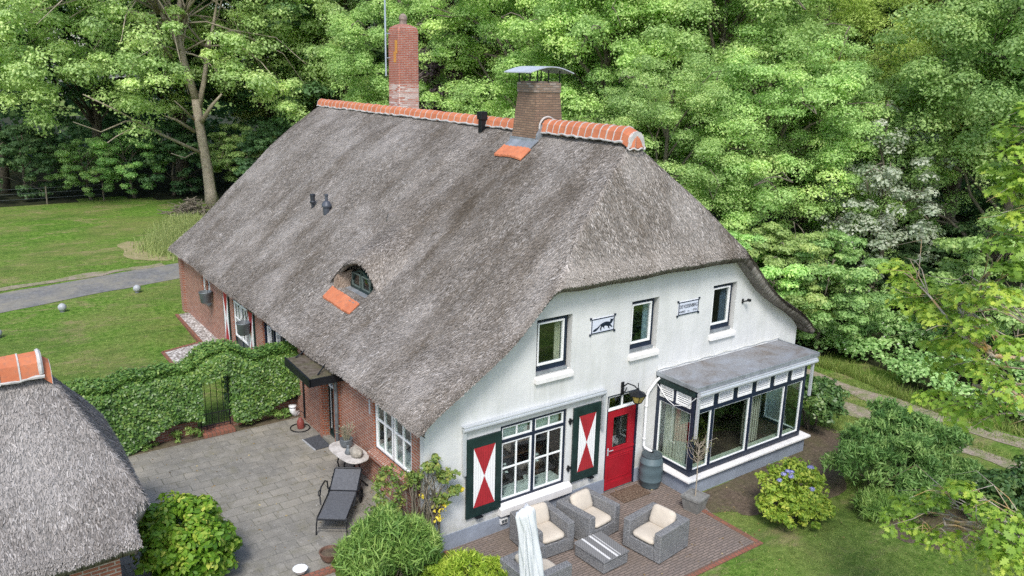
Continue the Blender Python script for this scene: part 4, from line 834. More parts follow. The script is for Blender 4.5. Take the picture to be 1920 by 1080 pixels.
for (u, v) in ((14.55, 15.0), (15.15, 15.6)):
    b = MB(); ring(b, lf, u + .003, v - .003, 1.753, 2.6, .05, .06, .13); wn = b.build('window', M['navy'], house); b = MB(); ring(b, lf, u + .05, v - .05, 1.80, 2.55, .03, .05, .1); b.build('sash', M['white_paint'], wn); pane(wn, lf, u + .05, v - .05, 1.8, 2.55, .09, M['glass_dark']); sill(wn, lf, u - .04, v + .04, 1.75, 1.66, .10, .03, M['slab'])
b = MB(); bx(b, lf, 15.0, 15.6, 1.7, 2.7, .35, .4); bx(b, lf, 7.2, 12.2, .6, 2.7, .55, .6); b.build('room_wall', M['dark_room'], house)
b = MB(); ring(b, lf, 10.753, 12.147, .64, 2.548, .06, .03, .11); bx(b, lf, 11.43, 11.47, .70, 2.49, .03, .11); bd = b.build('barn_door', M['navy'], house)
for u, v in ((10.82, 11.42), (11.48, 12.08)):
    b = MB(); bx(b, lf, u, v, .70, 1.32, .05, .09); b.build('door_leaf', M['green_black'], bd)
    b = MB(); ring(b, lf, u, v, 1.33, 2.48, .05, .02, .08); m = (u + v) / 2; bx(b, lf, m - .015, m + .015, 1.38, 2.43, .025, .075); bx(b, lf, u + .05, v - .05, 1.92, 1.95, .027, .073); b.build('sash', M['white_paint'], bd); pane(bd, lf, u + .05, v - .05, 1.38, 2.43, .05, M['glass_dark'])
b = MB(); b.box(-.35, 0.1, 10.7, 12.2, .5, .655); b.build('door_step', M['slab'], bd)
for k in range(3):
    u = 7.28 + .72 * k; b = MB(); ring(b, lf, u, u + .66, 1.56, 2.54, .06, .05, .13); wn = b.build('window', M['navy'], house); b = MB(); ring(b, lf, u + .08, u + .36, 1.64, 2.46, .03, .03, .1); b.build('sash', M['white_paint'], wn); pane(wn, lf, u + .06, u + .6, 1.62, 2.48, .09, M['glass_dark'])
b = MB(); b.hexa([(-.12, 7.1, 1.40), (.03, 7.1, 1.40), (.03, 9.5, 1.40), (-.12, 9.5, 1.40)], [(-.12, 7.1, 1.50), (.03, 7.1, 1.56), (.03, 9.5, 1.56), (-.12, 9.5, 1.50)]); b.build('long_sill', M['slab'], house)

# ---------------------------------------------------------------- thatched outbuilding, near left
OY, OZ = 1.65, 4.80
def otop(x, y):
    x = np.asarray(x, float); y = np.asarray(y, float)
    d = np.abs(y - OY); p = OZ - np.interp(d, [0, 1.2, 2.0, 2.6], [0, 1.22, 1.94, 2.38]); h = 3.10 + (-5.05 - x) * 1.68
    k = 0.14; m = np.clip(0.5 + 0.5 * (h - p) / k, 0, 1); z = h * (1 - m) + p * m - k * m * (1 - m)
    return z + .025 * np.sin(x * 1.7) * np.sin(y * 2 + 1) + .012 * np.sin(x * 4.1 + y * 2)
def ouv(X, Y, Z): return np.stack([X + 60, np.abs(Y - OY) * 1.4], -1)
def owarp(X, Y):
    x0 = -14.0; xe = -5.05 - 0.24 * (1 - sst(-.34, -.16, Y)); return x0 + (X - x0) / (-5.05 - x0) * (xe - x0), Y
shed = thing('thatched_outbuilding', 'low brick outbuilding with pale grey thatch in the near left corner', 'outbuilding', (0, 0, 0))
xs = np.concatenate([np.arange(-14, -8, .25), np.arange(-8, -5.05, .05), [-5.05]]); ys = np.concatenate([np.arange(-.66, 2.0, .045), np.arange(2.0, 3.96, .1)])
orf = thatch_roof('thatched_roof', M['thatch_pale'], otop, xs, ys, lambda X, Y: np.full_like(X, .30), 34000, 31, shed, ouv, warp=owarp)
b = MB(); ridge_run(b, (-11.9, OY, 4.86), (-6.16, OY, 4.86), 0.24, 0.275, 'x', 7); mortar_bed(b, (-11.9, OY, 4.86), (-6.1, OY, 4.86), 0.24, 8); b.tube([(-6.14, OY + .25 * math.sin(a), 4.84 + .25 * math.cos(a)) for a in np.linspace(R(-100), R(100), 18)], .04, 6, 1)
ridge_run(b, (-6.14, OY, 4.85), (-6.0, OY, 4.72), 0.22, 0.15, 'x', 9)
b.build('ridge_tiles', [M['tile'], M['mortar']], orf)
wall('front_wall', lambda a, z, d: (a, -.22 + d, z), -12.0, -5.55, .3, lambda a: 2.55, [(-7.2, -6.25, 1.3, 2.22)], M['brick'], .12, shed)
b = MB(); b.quad((-5.55, -.22, .3), (-5.55, 3.6, .3), (-5.55, 3.6, 2.6), (-5.55, -.22, 2.6)); b.build('end_wall', M['brick'], shed)
b = MB(); mp = lambda a, z, d: (a, -.22 + d, z); ring(b, mp, -7.2, -6.25, 1.3, 2.22, .07, .04, .1); wn = b.build('window', M['navy'], shed); b = MB(); ring(b, mp, -7.13, -6.32, 1.37, 2.15, .04, .03, .09); b.build('sash', M['white_paint'], wn); pane(wn, mp, -7.1, -6.35, 1.4, 2.12, .06, M['glass_dark']); sill(wn, mp, -7.25, -6.2, 1.3, 1.2, .06, .03, M['stone_sill'])
# ---------------------------------------------------------------- terrace and courtyard furniture
def wicker_mat():
    t = NT('grey_wicker'); uv = t.uv()
    b = t.n('ShaderNodeTexBrick', dict(offset=0.5), Vector=uv, Scale=1.0, Color1=(0.30, 0.305, 0.31, 1), Color2=(0.20, 0.203, 0.21, 1), Mortar=(0.08, 0.08, 0.083, 1))
    b.inputs['Brick Width'].default_value = .05; b.inputs['Row Height'].default_value = .02; b.inputs['Mortar Size'].default_value = .0035; b.inputs['Mortar Smooth'].default_value = .6
    c = t.mix(.5, b.outputs[0], t.ramp(t.noise(uv, 28.0, 3.0), [(.3, .25), (.7, .75)]), 'OVERLAY')
    c = t.mix(t.ramp(t.noise(uv, 3.0, 4.0), [(.5, 0.0), (.75, .4)]), c, (.36, .36, .36))
    t.bsdf(c, .75, t.bump(t.math('MULTIPLY', b.outputs['Fac'], -1.0), .8, .01), spec=.25); return t.m
M['wicker'] = wicker_mat()
M['cushion'] = simple('beige_cushion', (0.53, 0.475, 0.40), 0.95, var=.09, scale=3.0, spec=.1, bump=.35, bscale=6.0)
def pillow(b, c, sx, sy, sz, M4, n=10, p=3.2):
    """soft padded block: superellipsoid"""
    vs = []; fs = []
    def sg(v, e): return math.copysign(abs(v) ** e, v)
    for i in range(n + 1):
        ph = -math.pi / 2 + math.pi * i / n
        for k in range(2 * n):
            th = math.pi * k / n; e = 0.38
            x = sx / 2 * sg(math.cos(ph), .5) * sg(math.cos(th), e); y = sy / 2 * sg(math.cos(ph), .5) * sg(math.sin(th), e); z = sz / 2 * sg(math.sin(ph), .75)
            vs.append(tuple(M4 @ Vector((x, y, z)) + Vector(c)))
    m = 2 * n
    for i in range(n):
        for k in range(m): fs.append((i * m + k, i * m + (k + 1) % m, (i + 1) * m + (k + 1) % m, (i + 1) * m + k))
    b.add(vs, fs)
def make_armchair():
    t = thing('wicker_armchair', 'x', 'armchair', group='grey wicker armchairs on the terrace')
    W, D, H, A = .96, 1.0, .66, .17        # faces -y
    b = MB(); b.box(-W / 2, -W / 2 + A, -D / 2, D / 2, .02, H); o = b.build('arm', M['wicker'], t, bevel=.02)
    b = MB(); b.box(W / 2 - A, W / 2, -D / 2, D / 2, .02, H); b.build('arm', M['wicker'], t, bevel=.02)
    b = MB(); b.box(-W / 2 + A, W / 2 - A, D / 2 - .20, D / 2 - .003, .02, H - .003); b.build('backrest', M['wicker'], t, bevel=.02)
    b = MB(); b.box(-W / 2 + A, W / 2 - A, -D / 2 + .004, D / 2 - .20, .02, .31); b.build('seat_base', M['wicker'], t, bevel=.015)
    b = MB(); pillow(b, (0, -.11, .375), W - 2 * A - .01, D - .24, .15, Matrix()); b.build('seat_cushion', M['cushion'], t, smooth=True)
    b = MB(); pillow(b, (0, .20, .60), .58, .44, .17, Matrix.Rotation(R(66), 3, 'X')); b.build('back_cushion', M['cushion'], t, smooth=True)
    return t
proto = make_armchair()
for i, (x, y, a, lab) in enumerate([(2.24, -.93, -3, 'grey wicker armchair under the window, half hidden by the covered parasol'), (3.42, -1.02, 7, 'grey wicker armchair between the right shutter and the red door'),
                                    (4.20, -2.30, -82, 'grey wicker armchair standing apart right of the coffee table'), (1.18, -2.12, 92, 'grey wicker armchair mostly hidden behind the covered parasol, cut by the bottom edge')]):
    o = proto if i == 0 else copy_tree(proto); o.location = (x, y, .012); o.rotation_euler = (0, 0, R(a)); o['label'] = lab
t = thing('wicker_coffee_table', 'square low grey wicker coffee table between the armchairs', 'table', (2.93, -2.03, .012), R(3))
b = MB(); b.box(-.34, .34, -.42, .42, .02, .26); b.build('table_base', M['wicker'], t, bevel=.015)
b = MB(); b.box(-.36, .36, -.44, .44, .262, .30); b.build('table_top', M['wicker'], t, bevel=.012)
def runner_mat():
    t = NT('striped_runner'); v = t.ob(); s = t.n('ShaderNodeSeparateXYZ', Vector=v)
    z = t.math('ADD', s.outputs[1], t.math('MULTIPLY', t.math('PINGPONG', t.math('MULTIPLY', s.outputs[0], 1.0), .03), .35))
    st = t.ramp(t.math('FRACT', t.math('MULTIPLY', t.math('ADD', s.outputs[0], .5), 1.0)), [(0.0, .22), (.24, .22), (.245, .72), (.29, .72), (.295, .20), (.44, .20), (.445, .74), (.49, .74), (.495, .24), (.54, .24), (.545, .66), (.56, .66), (.565, .2)], 'CONSTANT')
    n = t.ramp(t.n('ShaderNodeTexChecker', Vector=v, Scale=34.0).outputs[1], [(0, .62), (1, 1.0)])
    c = t.mix(.8, st, n, 'MULTIPLY'); t.bsdf(c, .95, spec=.1); return t.m
b = MB(); b.box(2.93 - .355, 2.93 + .355, -2.03 - .43, -2.03 + .43, .314, .320)
o = b.build('table_runner', runner_mat()); tag(o, 'grey and white striped cloth lying on the wicker coffee table', 'cloth')
# covered parasol
def cover_parasol():
    t = thing('covered_parasol', 'closed parasol wrapped in a pale grey fabric cover in front of the armchairs', 'parasol', (.50, -3.10, 0.0))
    b = MB(); b.box(-.35, .35, -.35, .35, .0, .08); b.build('base_plate', M['zinc_dark'], t, bevel=.01)
    b = MB(); b.tube([(0, 0, .08), (-.27, .10, 2.5)], .035, 10); b.build('pole', M['awning_grey'], t)
    n, m = 64, 40; vs = []; fs = []; rg = random.Random(3)
    for i in range(m + 1):
        f = i / m; z = .22 + 2.36 * f; cx, cy = -.27 * f, .10 * f
        rb = .165 - .055 * f; 
        if f > .94: rb *= max(.02, math.sqrt(max(0, 1 - ((f - .94) / .062) ** 2)))
        for k in range(n):
            a = 2 * math.pi * k / n
            w_ = .06 * math.sin(5 * a + 1.3 * math.sin(3 * f + 1)) * (1 - .55 * f) + .032 * math.sin(9 * a + 7 * f) + .022 * math.sin(4 * a - 14 * f) * f + .014 * math.sin(14 * a + 3)
            r = rb * (1 + w_ / .22 * .8); e = 1 + .35 * math.cos(a + .6) ** 2
            tipx = -.06 * max(0, f - .80) / .2 * (1 if math.cos(a - 2.6) > 0 else .3)
            vs.append((cx + r * e * math.cos(a) + tipx, cy + r * math.sin(a), z + (.05 * math.sin(a * 2 + 1) if i == m else 0) - .10 * max(0, f - .85) / .15 * (1 + math.cos(a - 2.6)) * .5))
    for i in range(m):
        for k in range(n): fs.append((i * n + k, i * n + (k + 1) % n, (i + 1) * n + (k + 1) % n, (i + 1) * n + k))
    fs.append(tuple(m * n + k for k in range(n)))
    b = MB(); b.add(vs, fs); b.build('fabric_cover', simple('cover_fabric', (.60, .625, .655), .7, var=.08, scale=2.0, bump=.5, bscale=7.0), t, smooth=True)
    b = MB(); b.tube([(-.42, -.10, 2.35), (-.44, -.14, 1.2), (-.44, -.14, .1)], .008, 5); b.build('tie_cord', M['pvc'], t)
cover_parasol()
# rain barrel
t = thing('rain_barrel', 'grey green plastic rain barrel with hoops standing between red door and bay', 'barrel', (5.97, -.36, .012))
b = MB(); b.lathe([(.225, 0), (.235, .03), (.262, .17), (.272, .18), (.272, .215), (.266, .225), (.282, .36), (.286, .43), (.286, .45), (.282, .5), (.270, .61), (.278, .62), (.278, .655), (.268, .665), (.240, .80), (.225, .815)], n=32)
BG = simple('barrel_plastic', (.085, .125, .14), .5, var=.15, scale=3.0); b.build('barrel_body', BG, t, smooth=True)
b = MB(); b.lathe([(.245, .795), (.25, .81), (.245, .83), (.22, .84), (.0, .845)], n=32); b.build('lid', simple('barrel_lid', (.055, .075, .085), .6, var=.2), t)
b = MB(); b.tube([(.04, .05, .84), (.04, .05, .855)], .05, 12); b.build('inlet', M['black_metal'], t)
# doormats
b = MB(); b.box(4.86, 5.72, -.66, -.16, .014, .032); o = b.build('doormat', speck_mat('ornate_mat', [(.35, (.05, .035, .025)), (.5, (.13, .09, .065)), (.62, (.24, .19, .14))], 26.0)); tag(o, 'patterned brown doormat in front of the red door', 'doormat')
t = thing('doormat', 'plain charcoal doormat with a pale edge in front of the dark side door', 'doormat', (-.26, 4.92, .61), R(3))
b = MB(); b.box(-.21, .24, -.36, .36, .002, .02); b.build('mat', simple('charcoal_mat', (.065, .07, .08), .95, var=.3, scale=20), t); b = MB(); b.box(-.24, -.21, -.36, .36, .002, .022); b.build('mat_edge', M['awning_grey'], t)
# side table with cast iron feet, pots and stone
t = thing('side_table', 'white marble topped side table with rounded ends against the brick wall', 'table', (-.42, 2.68, .608), R(4))
b = MB(); n = 40; V = []
for k in range(n):
    a = 2 * math.pi * k / n; c_, s_ = math.cos(a), math.sin(a); V.append((.30 * math.copysign(abs(c_) ** .75, c_), .60 * math.copysign(abs(s_) ** .62, s_)))
b.add([(x, y, .72) for x, y in V] + [(x * 1.02, y * 1.01, .735) for x, y in V] + [(x, y, .755) for x, y in V], [tuple(range(n - 1, -1, -1)), tuple(2 * n + k for k in range(n))] + [(i * n + k, i * n + (k + 1) % n, (i + 1) * n + (k + 1) % n, (i + 1) * n + k) for i in range(2) for k in range(n)])
b.build('table_top', speck_mat('grey_marble', [(.3, (.30, .28, .26)), (.5, (.52, .49, .46)), (.7, (.62, .60, .57))], 6.0, None, .1, .005, .5), t)
b = MB(); b.tube([(0, -.35, .64), (0, .35, .64)], .016, 6); b.build('stretcher', M['black_metal'], t)
for s in (-1, 1):
    for q in (-1, 1):
        b = MB(); b.tube([(q * .04, s * .34, .72), (q * .06, s * .35, .55), (q * .10, s * .35, .38), (q * .06, s * .36, .22), (q * .17, s * .38, .08), (q * .23, s * .40, .01)], [.022, .02, .018, .017, .018, .022], 7); b.build('leg', M['black_metal'], t)
t = thing('potted_plant', 'wide grey bowl of dry wispy plants standing on the marble side table', 'potted plant', (-.36, 2.92, 1.365))
b = MB(); b.lathe([(.08, 0), (.13, .04), (.155, .12), (.14, .18), (.15, .20), (.12, .20), (.11, .17), (.0, .16)], n=20); b.build('pot', M['zinc_dark'], t, smooth=True)
DRYTWIG = dict(n=46)
b = MB(); rg = random.Random(8)
for k in range(46):
    a, r, h = rg.uniform(0, 6.28), rg.uniform(.05, .24), rg.uniform(.18, .42); b.tube([(0.05 * math.cos(a), .05 * math.sin(a), .16), (r * .6 * math.cos(a), r * .6 * math.sin(a), .16 + h * .7), (r * math.cos(a + .3), r * math.sin(a + .3), .16 + h)], [.004, .004, .009], 4)
b.build('foliage', simple('dry_foliage', (.26, .25, .17), .9, var=.4, scale=12), t)
b = MB(); b.lathe([(.075, 0), (.085, .03), (.05, .12), (.03, .17), (.038, .20), (.0, .20)], (-.47, 2.58, 1.365), 16); o = b.build('vase', M['zinc_dark'], smooth=True); tag(o, 'small grey vase with a narrow neck on the marble side table', 'vase')
bm = bmesh.new(); bmesh.ops.create_icosphere(bm, subdivisions=3, radius=1)
for v in bm.verts: q = v.co.copy(); v.co = Vector((q.x * .13, q.y * .19, q.z * .11)) * (1 + .10 * math.sin(q.x * 4 + 1) * math.sin(q.y * 5) + .05 * math.sin(q.z * 9))
me = bpy.data.meshes.new('stone'); bm.to_mesh(me); bm.free(); me.materials.append(speck_mat('field_stone', [(.3, (.20, .18, .15)), (.6, (.40, .37, .32)), (.8, (.5, .48, .44))], 9.0)); me.polygons.foreach_set('use_smooth', [True] * len(me.polygons))
o = bpy.data.objects.new('stone', me); COL.objects.link(o); o.location = (-.38, 2.38, 1.46); tag(o, 'rounded grey stone resting on the marble side table', 'stone')
# wheeled lounger
MESHY = simple('mesh_fabric', (.105, .11, .12), .7, var=.2, scale=25.0)
t = thing('sun_lounger', 'dark metal and mesh sun lounger with wheels and raised back in the courtyard', 'sun lounger', (-1.60, .92, .608), R(-36))
L1, HB, TOP = 1.10, .34, (1.66, .56)
b = MB()
for s in (-.29, .29): b.tube([(s, 0, HB - .05), (s, .03, HB), (s, L1, HB), (s, 1.55, HB - .02)], .016, 7)
b.tube([(-.29, 0, HB - .02), (.29, 0, HB - .02)], .016, 7); b.tube([(-.29, L1 + .03, HB), (.29, L1 + .03, HB)], .014, 7); b.tube([(-.29, 1.55, HB - .02), (.29, 1.55, HB - .02)], .014, 7)
b.tube([(-.28, .01, .13), (.28, .01, .13)], .011, 6); b.build('frame', M['black_metal'], t)
b = MB(); n = 8
for k in range(n): b.box(-.275, .275, .02 + k * (L1 - .02) / n, .02 + (k + .985) * (L1 - .02) / n, HB - .012 - .02 * math.sin(math.pi * (k + .5) / n), HB + .004 - .02 * math.sin(math.pi * (k + .5) / n))
b.build('seat', MESHY, t)
b = MB(); b.hexa([(-.275, L1 + .04, HB), (.275, L1 + .04, HB), (.275, TOP[0], TOP[1]), (-.275, TOP[0], TOP[1])], [(-.275, L1 + .03, HB + .014), (.275, L1 + .03, HB + .014), (.275, TOP[0] - .012, TOP[1] + .012), (-.275, TOP[0] - .012, TOP[1] + .012)]); bk = b.build('backrest', MESHY, t)
b = MB(); b.tube([(-.29, L1 + .03, HB), (-.29, TOP[0], TOP[1]), (-.26, TOP[0] + .02, TOP[1] + .02), (.26, TOP[0] + .02, TOP[1] + .02), (.29, TOP[0], TOP[1]), (.29, L1 + .03, HB)], .017, 7); b.tube([(-.2, 1.42, .46), (-.2, 1.55, HB - .02)], .011, 6); b.tube([(.2, 1.42, .46), (.2, 1.55, HB - .02)], .011, 6); b.build('back_frame', M['black_metal'], bk)
for s in (-.29, .29):
    b = MB(); b.tube([(s, .03, HB), (s * 1.04, -.02, .18), (s * 1.06, -.04, .0)], .015, 6); b.build('leg', M['black_metal'], t)
    b = MB(); b.tube([(s, 1.15, HB), (s, 1.28, .18)], .015, 6); b.build('leg', M['black_metal'], t)
    b = MB(); o_ = s * 1.15
    b.tube([(o_ - .02, 1.30, .15), (o_ + .02, 1.30, .15)], .035, 10)
    b.tube([(o_, 1.30 + .15 * math.cos(a), .155 + .15 * math.sin(a)) for a in np.linspace(0, 2 * math.pi, 25)], .017, 7, cap=False)
    for k in range(6): a = math.pi * k / 3; b.tube([(o_, 1.30, .155), (o_, 1.30 + .15 * math.cos(a), .155 + .15 * math.sin(a))], .007, 5)
    b.build('wheel', M['black_metal'], t)
    b = MB(); b.tube([(o_, .52, HB), (o_ * 1.1, .60, .50), (o_ * 1.15, .78, .60), (o_ * 1.1, 1.05, .60), (o_ * 1.05, 1.18, .52), (o_, 1.16, HB + .02)], .016, 7)
    b.tube([(o_ * 1.12, .60, .50), (o_ * 1.14, .52, .55), (o_ * 1.14, .56, .62), (o_ * 1.14, .66, .60)], .012, 6); b.build('armrest', M['black_metal'], t)
# red can and hose ring, elbow duct, planter bowl, white bowl
t = thing('garden_lantern', 'small red metal lantern standing on a dark ring by the brick corner', 'lantern', (-.28, 5.95, .61))
b = MB(); b.lathe([(.08, 0), (.09, .02), (.09, .19), (.07, .23), (.05, .25), (.05, .28), (.0, .29)], n=18); b.build('lantern_body', simple('faded_red', (.24, .06, .05), .5, var=.3), t, smooth=True)
b = MB(); b.tube([(.10 * math.cos(a), 0, .33 + .14 * math.sin(a)) for a in np.linspace(.2, math.pi - .2, 14)], .008, 5); b.build('handle', M['black_metal'], t)
b = MB(); b.tube([(-.02 + .24 * math.cos(a), .26 * math.sin(a), .014) for a in np.linspace(0, 6.28, 30)], .014, 6, cap=False); b.build('ring', M['black_metal'], t)
b = MB(); b.tube([(-.02, 6.78, .66), (-.12, 6.74, .68), (-.20, 6.70, .80), (-.20, 6.70, .92)], .085, 14); b.tube([(-.20, 6.70, .90), (-.20, 6.70, .95)], .10, 14); o = b.build('pipe_elbow', M['pvc'], smooth=True); tag(o, 'white plastic pipe elbow coming out of the brick wall corner', 'pipe')
t = thing('planter_bowl', 'brown earthenware planter bowl at the edge of the courtyard', 'planter', (-1.98, .12, .6)); b = MB(); b.lathe([(.11, 0), (.17, .08), (.20, .18), (.21, .20), (.18, .20), (.165, .16), (.0, .15)], n=22); b.build('bowl', simple('old_earthenware', (.15, .085, .06), .85, var=.35, scale=6), t); b = MB(); b.lathe([(.168, .16), (.0, .18)], n=18); b.build('soil', M['soil'], t)
b = MB(); b.box(-3.2, -2.05, -.28, -.12, .45, .66); tag(b.build('edging_bricks', M['paver_red']), 'row of red edging bricks under the small white bowl', 'edging')
b = MB(); b.box(-.62, -.16, -.16, .0, .45, .69); tag(b.build('edging_bricks', M['paver_red']), 'short red brick edging between the climbing rose and tall perennials', 'edging')
b = MB(); b.lathe([(.05, 0), (.09, .02), (.13, .09), (.14, .10), (.12, .10), (.08, .05), (.0, .045)], (-2.62, -.02, .655), 20); tag(b.build('bowl', M['white_paint'], smooth=True), 'small white bowl on the red edging bricks', 'bowl')
# young tree in a square pot
t = thing('potted_tree', 'thin sparse young tree in a square grey planter by the bay', 'potted tree', (6.03, -1.72, .012), R(12))
b = MB(); b.hexa([(-.17, -.17, 0), (.17, -.17, 0), (.17, .17, 0), (-.17, .17, 0)], [(-.23, -.23, .34), (.23, -.23, .34), (.23, .23, .34), (-.23, .23, .34)]); ring(b, lambda a, z, d: (a, z, .34 + d), -.24, .24, -.24, .24, .04, -.03, .02); b.build('planter', simple('weathered_planter', (.20, .20, .19), .85, var=.25, scale=6, bump=.3), t)
b = MB(); b.box(-.19, .19, -.19, .19, .30, .325); b.build('soil', M['soil'], t)
b = MB(); rg = random.Random(5); b.tube([(0, 0, .32), (.02, .01, .8), (.03, .03, 1.25), (.04, .03, 1.6)], [.016, .013, .011, .007], 6)
tips = []
for k in range(34):
    z = rg.uniform(1.1, 1.6); a = rg.uniform(0, 6.28); r = rg.uniform(.12, .38); q = (.03 + r * math.cos(a), .03 + r * math.sin(a), z + rg.uniform(.05, .35)); b.tube([(.03, .03, z), (.03 + r * .6 * math.cos(a), .03 + r * .6 * math.sin(a), z + .10), q], [.006, .005, .003], 4); tips.append(q)
b.build('trunk', M['bark_pale'], t); POT_TIPS, POT_T = tips, t
# globes on the far lawn
for i, (x, y, lab) in enumerate(((-1.0, 21.6, 'white globe lamp on the grass nearest the driveway and brick corner'), (-3.85, 20.2, 'white globe lamp in the middle of the grass beside the driveway'), (-6.05, 18.0, 'white globe lamp half cut by the left edge of the photo'))):
    z = .6; g = thing('globe_lamp', lab, 'garden lamp', (x, y, z), 0, 'white globe lamps on the lawn')
    if i == 0:
        b = MB(); b.lathe([(.0, .02), (.07, .04), (.13, .10), (.15, .18), (.13, .25), (.07, .31), (.0, .33)], n=22); g0 = b.build('globe', simple('frosted_globe', (.36, .38, .40), .35, var=.15, scale=6), g, smooth=True)
        b = MB(); b.lathe([(.09, 0), (.09, .03), (.06, .05)], n=16); g1 = b.build('base', M['zinc_dark'], g)
    else:
        for q in (g0, g1): c = q.copy(); COL.objects.link(c); c.parent = g
# zinc tubs hanging below the eave
for i, (y, lab) in enumerate(((14.3, 'grey zinc tub hanging below the far eave between the small windows'), (10.35, 'grey zinc tub hanging in front of the red and white barn shutter'))):
    g = thing('zinc_tub', lab, 'tub', (-.24, y, 1.88), 0, 'zinc tubs hanging on the brick side')
    if i == 0:
        b = MB(); b.lathe([(.14, 0), (.165, .02), (.20, .34), (.215, .36), (.215, .38), (.19, .38), (.16, .06), (.0, .05)], n=20); g0 = b.build('tub', M['zinc_dark'], g, smooth=True)
        b = MB(); b.tube([(0, -.20, .36), (.10, -.1, .62), (.18, 0, .80)], .008, 5); b.tube([(0, .20, .36), (.10, .1, .62), (.18, 0, .80)], .008, 5); g1 = b.build('handle', M['black_metal'], g)
    else:
        for q in (g0, g1): c = q.copy(); COL.objects.link(c); c.parent = g
# garden wall with iron gate
gw = thing('garden_wall', 'low red brick garden wall carrying ivy across the courtyard', 'wall', (0, 0, 0))
b = MB(); b.box(-9, -2.55, 6.98, 7.22, .4, 2.0); b.build('wall_run', M['brick_low'], gw); b = MB(); b.box(-1.68, -.003, 6.98, 7.22, .4, 2.0); b.build('wall_run', M['brick_low'], gw)
b = MB(); b.box(-2.5, -1.73, 6.62, 7.2, .5, .70); b.build('gate_step', M['paver_red'], gw)
t = thing('iron_gate', 'narrow black iron bar gate under the ivy arch', 'gate', (-2.12, 6.92, .70))
b = MB()
for k in range(6): x = -.36 + .72 * k / 5; b.tube([(x, 0, .02), (x, 0, 1.62 if k in (0, 5) else 1.50 + .12 * math.sin(math.pi * k / 5))], .008 if 0 < k < 5 else .014, 6)
b.build('bars', M['black_metal'], t); b = MB()
for z in (.10, .42, 1.45): b.tube([(-.36, 0, z), (.36, 0, z)], .012, 6)
for k in range(12): x = -.34 + .68 * k / 11; b.tube([(x, 0, .10), (x, 0, .42)], .006, 4)
b.build('rails', M['black_metal'], t)
# rooms: curtains, table, sofa, sill ornaments
def curtain(label, p0, p1, z0, z1, mat, folds=9):
    b = MB(); p0, p1 = Vector((*p0, 0)), Vector((*p1, 0)); t = (p1 - p0); s = Vector((-t.y, t.x, 0)).normalized(); n = folds * 8; F, B = [], []
    for k in range(n + 1):
        q = p0 + t * (k / n) + s * (.03 * math.sin(2 * math.pi * folds * k / n)); F.append(q); B.append(q + s * .012)
    for k in range(n): b.hexa([(*F[k][:2], z0), (*F[k + 1][:2], z0), (*B[k + 1][:2], z0), (*B[k][:2], z0)], [(*F[k][:2], z1), (*F[k + 1][:2], z1), (*B[k + 1][:2], z1), (*B[k][:2], z1)])
    o = b.build('curtain', mat, smooth=False); return tag(o, label, 'curtain')
CU = simple('beige_curtain', (.60, .54, .45), .9, var=.08, scale=1.0)
def striped():
    t = NT('striped_curtain'); uv = t.uv(); s = t.n('ShaderNodeSeparateXYZ', Vector=uv); f = t.math('FRACT', t.math('MULTIPLY', s.outputs[0], 9.0))
    t.bsdf(t.ramp(f, [(0, (.60, .56, .48)), (.55, (.60, .56, .48)), (.57, (.26, .22, .19)), (.8, (.26, .22, .19)), (.82, (.48, .43, .36))], 'CONSTANT'), .9, spec=.1); return t.m
SC_ = striped()
curtain('striped beige curtain behind the left side pane of the bay', (6.56, -.14), (6.56, -.86), .63, 2.5, SC_, 8)
curtain('striped beige curtain in the middle of the bay front', (8.52, -.92), (9.12, -.92), .63, 2.5, SC_, 7)
curtain('pale curtain at the right side of the left upstairs window', (3.32, .22), (3.46, .22), 3.4, 4.6, CU, 2)
curtain('blue grey curtain at the right side of the middle upstairs window', (5.94, .22), (6.12, .22), 3.4, 4.6, simple('blue_curtain', (.30, .38, .46), .9, var=.1), 3)
curtain('dark blue curtain at the right side of the right upstairs window', (8.62, .22), (8.86, .22), 3.4, 4.6, simple('dark_blue_curtain', (.10, .13, .20), .9, var=.15), 3)
t = thing('sofa', 'pale long sofa seen through the bay panes', 'sofa', (7.7, 1.15, .42))
b = MB(); pillow(b, (0, 0, .22), 2.2, .8, .36, Matrix()); b.build('seat', simple('pale_upholstery', (.36, .37, .32), .9, var=.06), t, smooth=True)
b = MB(); pillow(b, (-.5, -.32, .55), 1.05, .25, .5, Matrix()); b.build('backrest', bpy.data.materials['pale_upholstery'], t, smooth=True); b = MB(); pillow(b, (.55, -.32, .55), 1.05, .25, .5, Matrix()); b.build('backrest', bpy.data.materials['pale_upholstery'], t, smooth=True)
b = MB(); pillow(b, (8.0, 1.1, .95), .5, .45, .16, Matrix.Rotation(R(30), 3, 'X')); o = b.build('cushion', M['shutter_red'], smooth=True); tag(o, 'bright red cushion on the sofa inside the bay', 'cushion')
t = thing('dining_table', 'brown wooden dining table seen through the front window panes', 'table', (2.9, 1.6, .28)); b = MB(); b.box(-.9, .9, -.5, .5, .70, .76); b.build('table_top', M['wood'], t, bevel=.01)
for x in (-.8, .8):
    for y in (-.4, .4): b = MB(); b.box(x - .05, x + .05, y - .05, y + .05, 0, .70); b.build('leg', M['wood'], t)
b = MB(); b.box(2.1, 2.75, 1.15, 2.05, 1.042, 1.05); tag(b.build('tablecloth', M['white_paint']), 'white cloth on the dining table behind the front window', 'cloth')
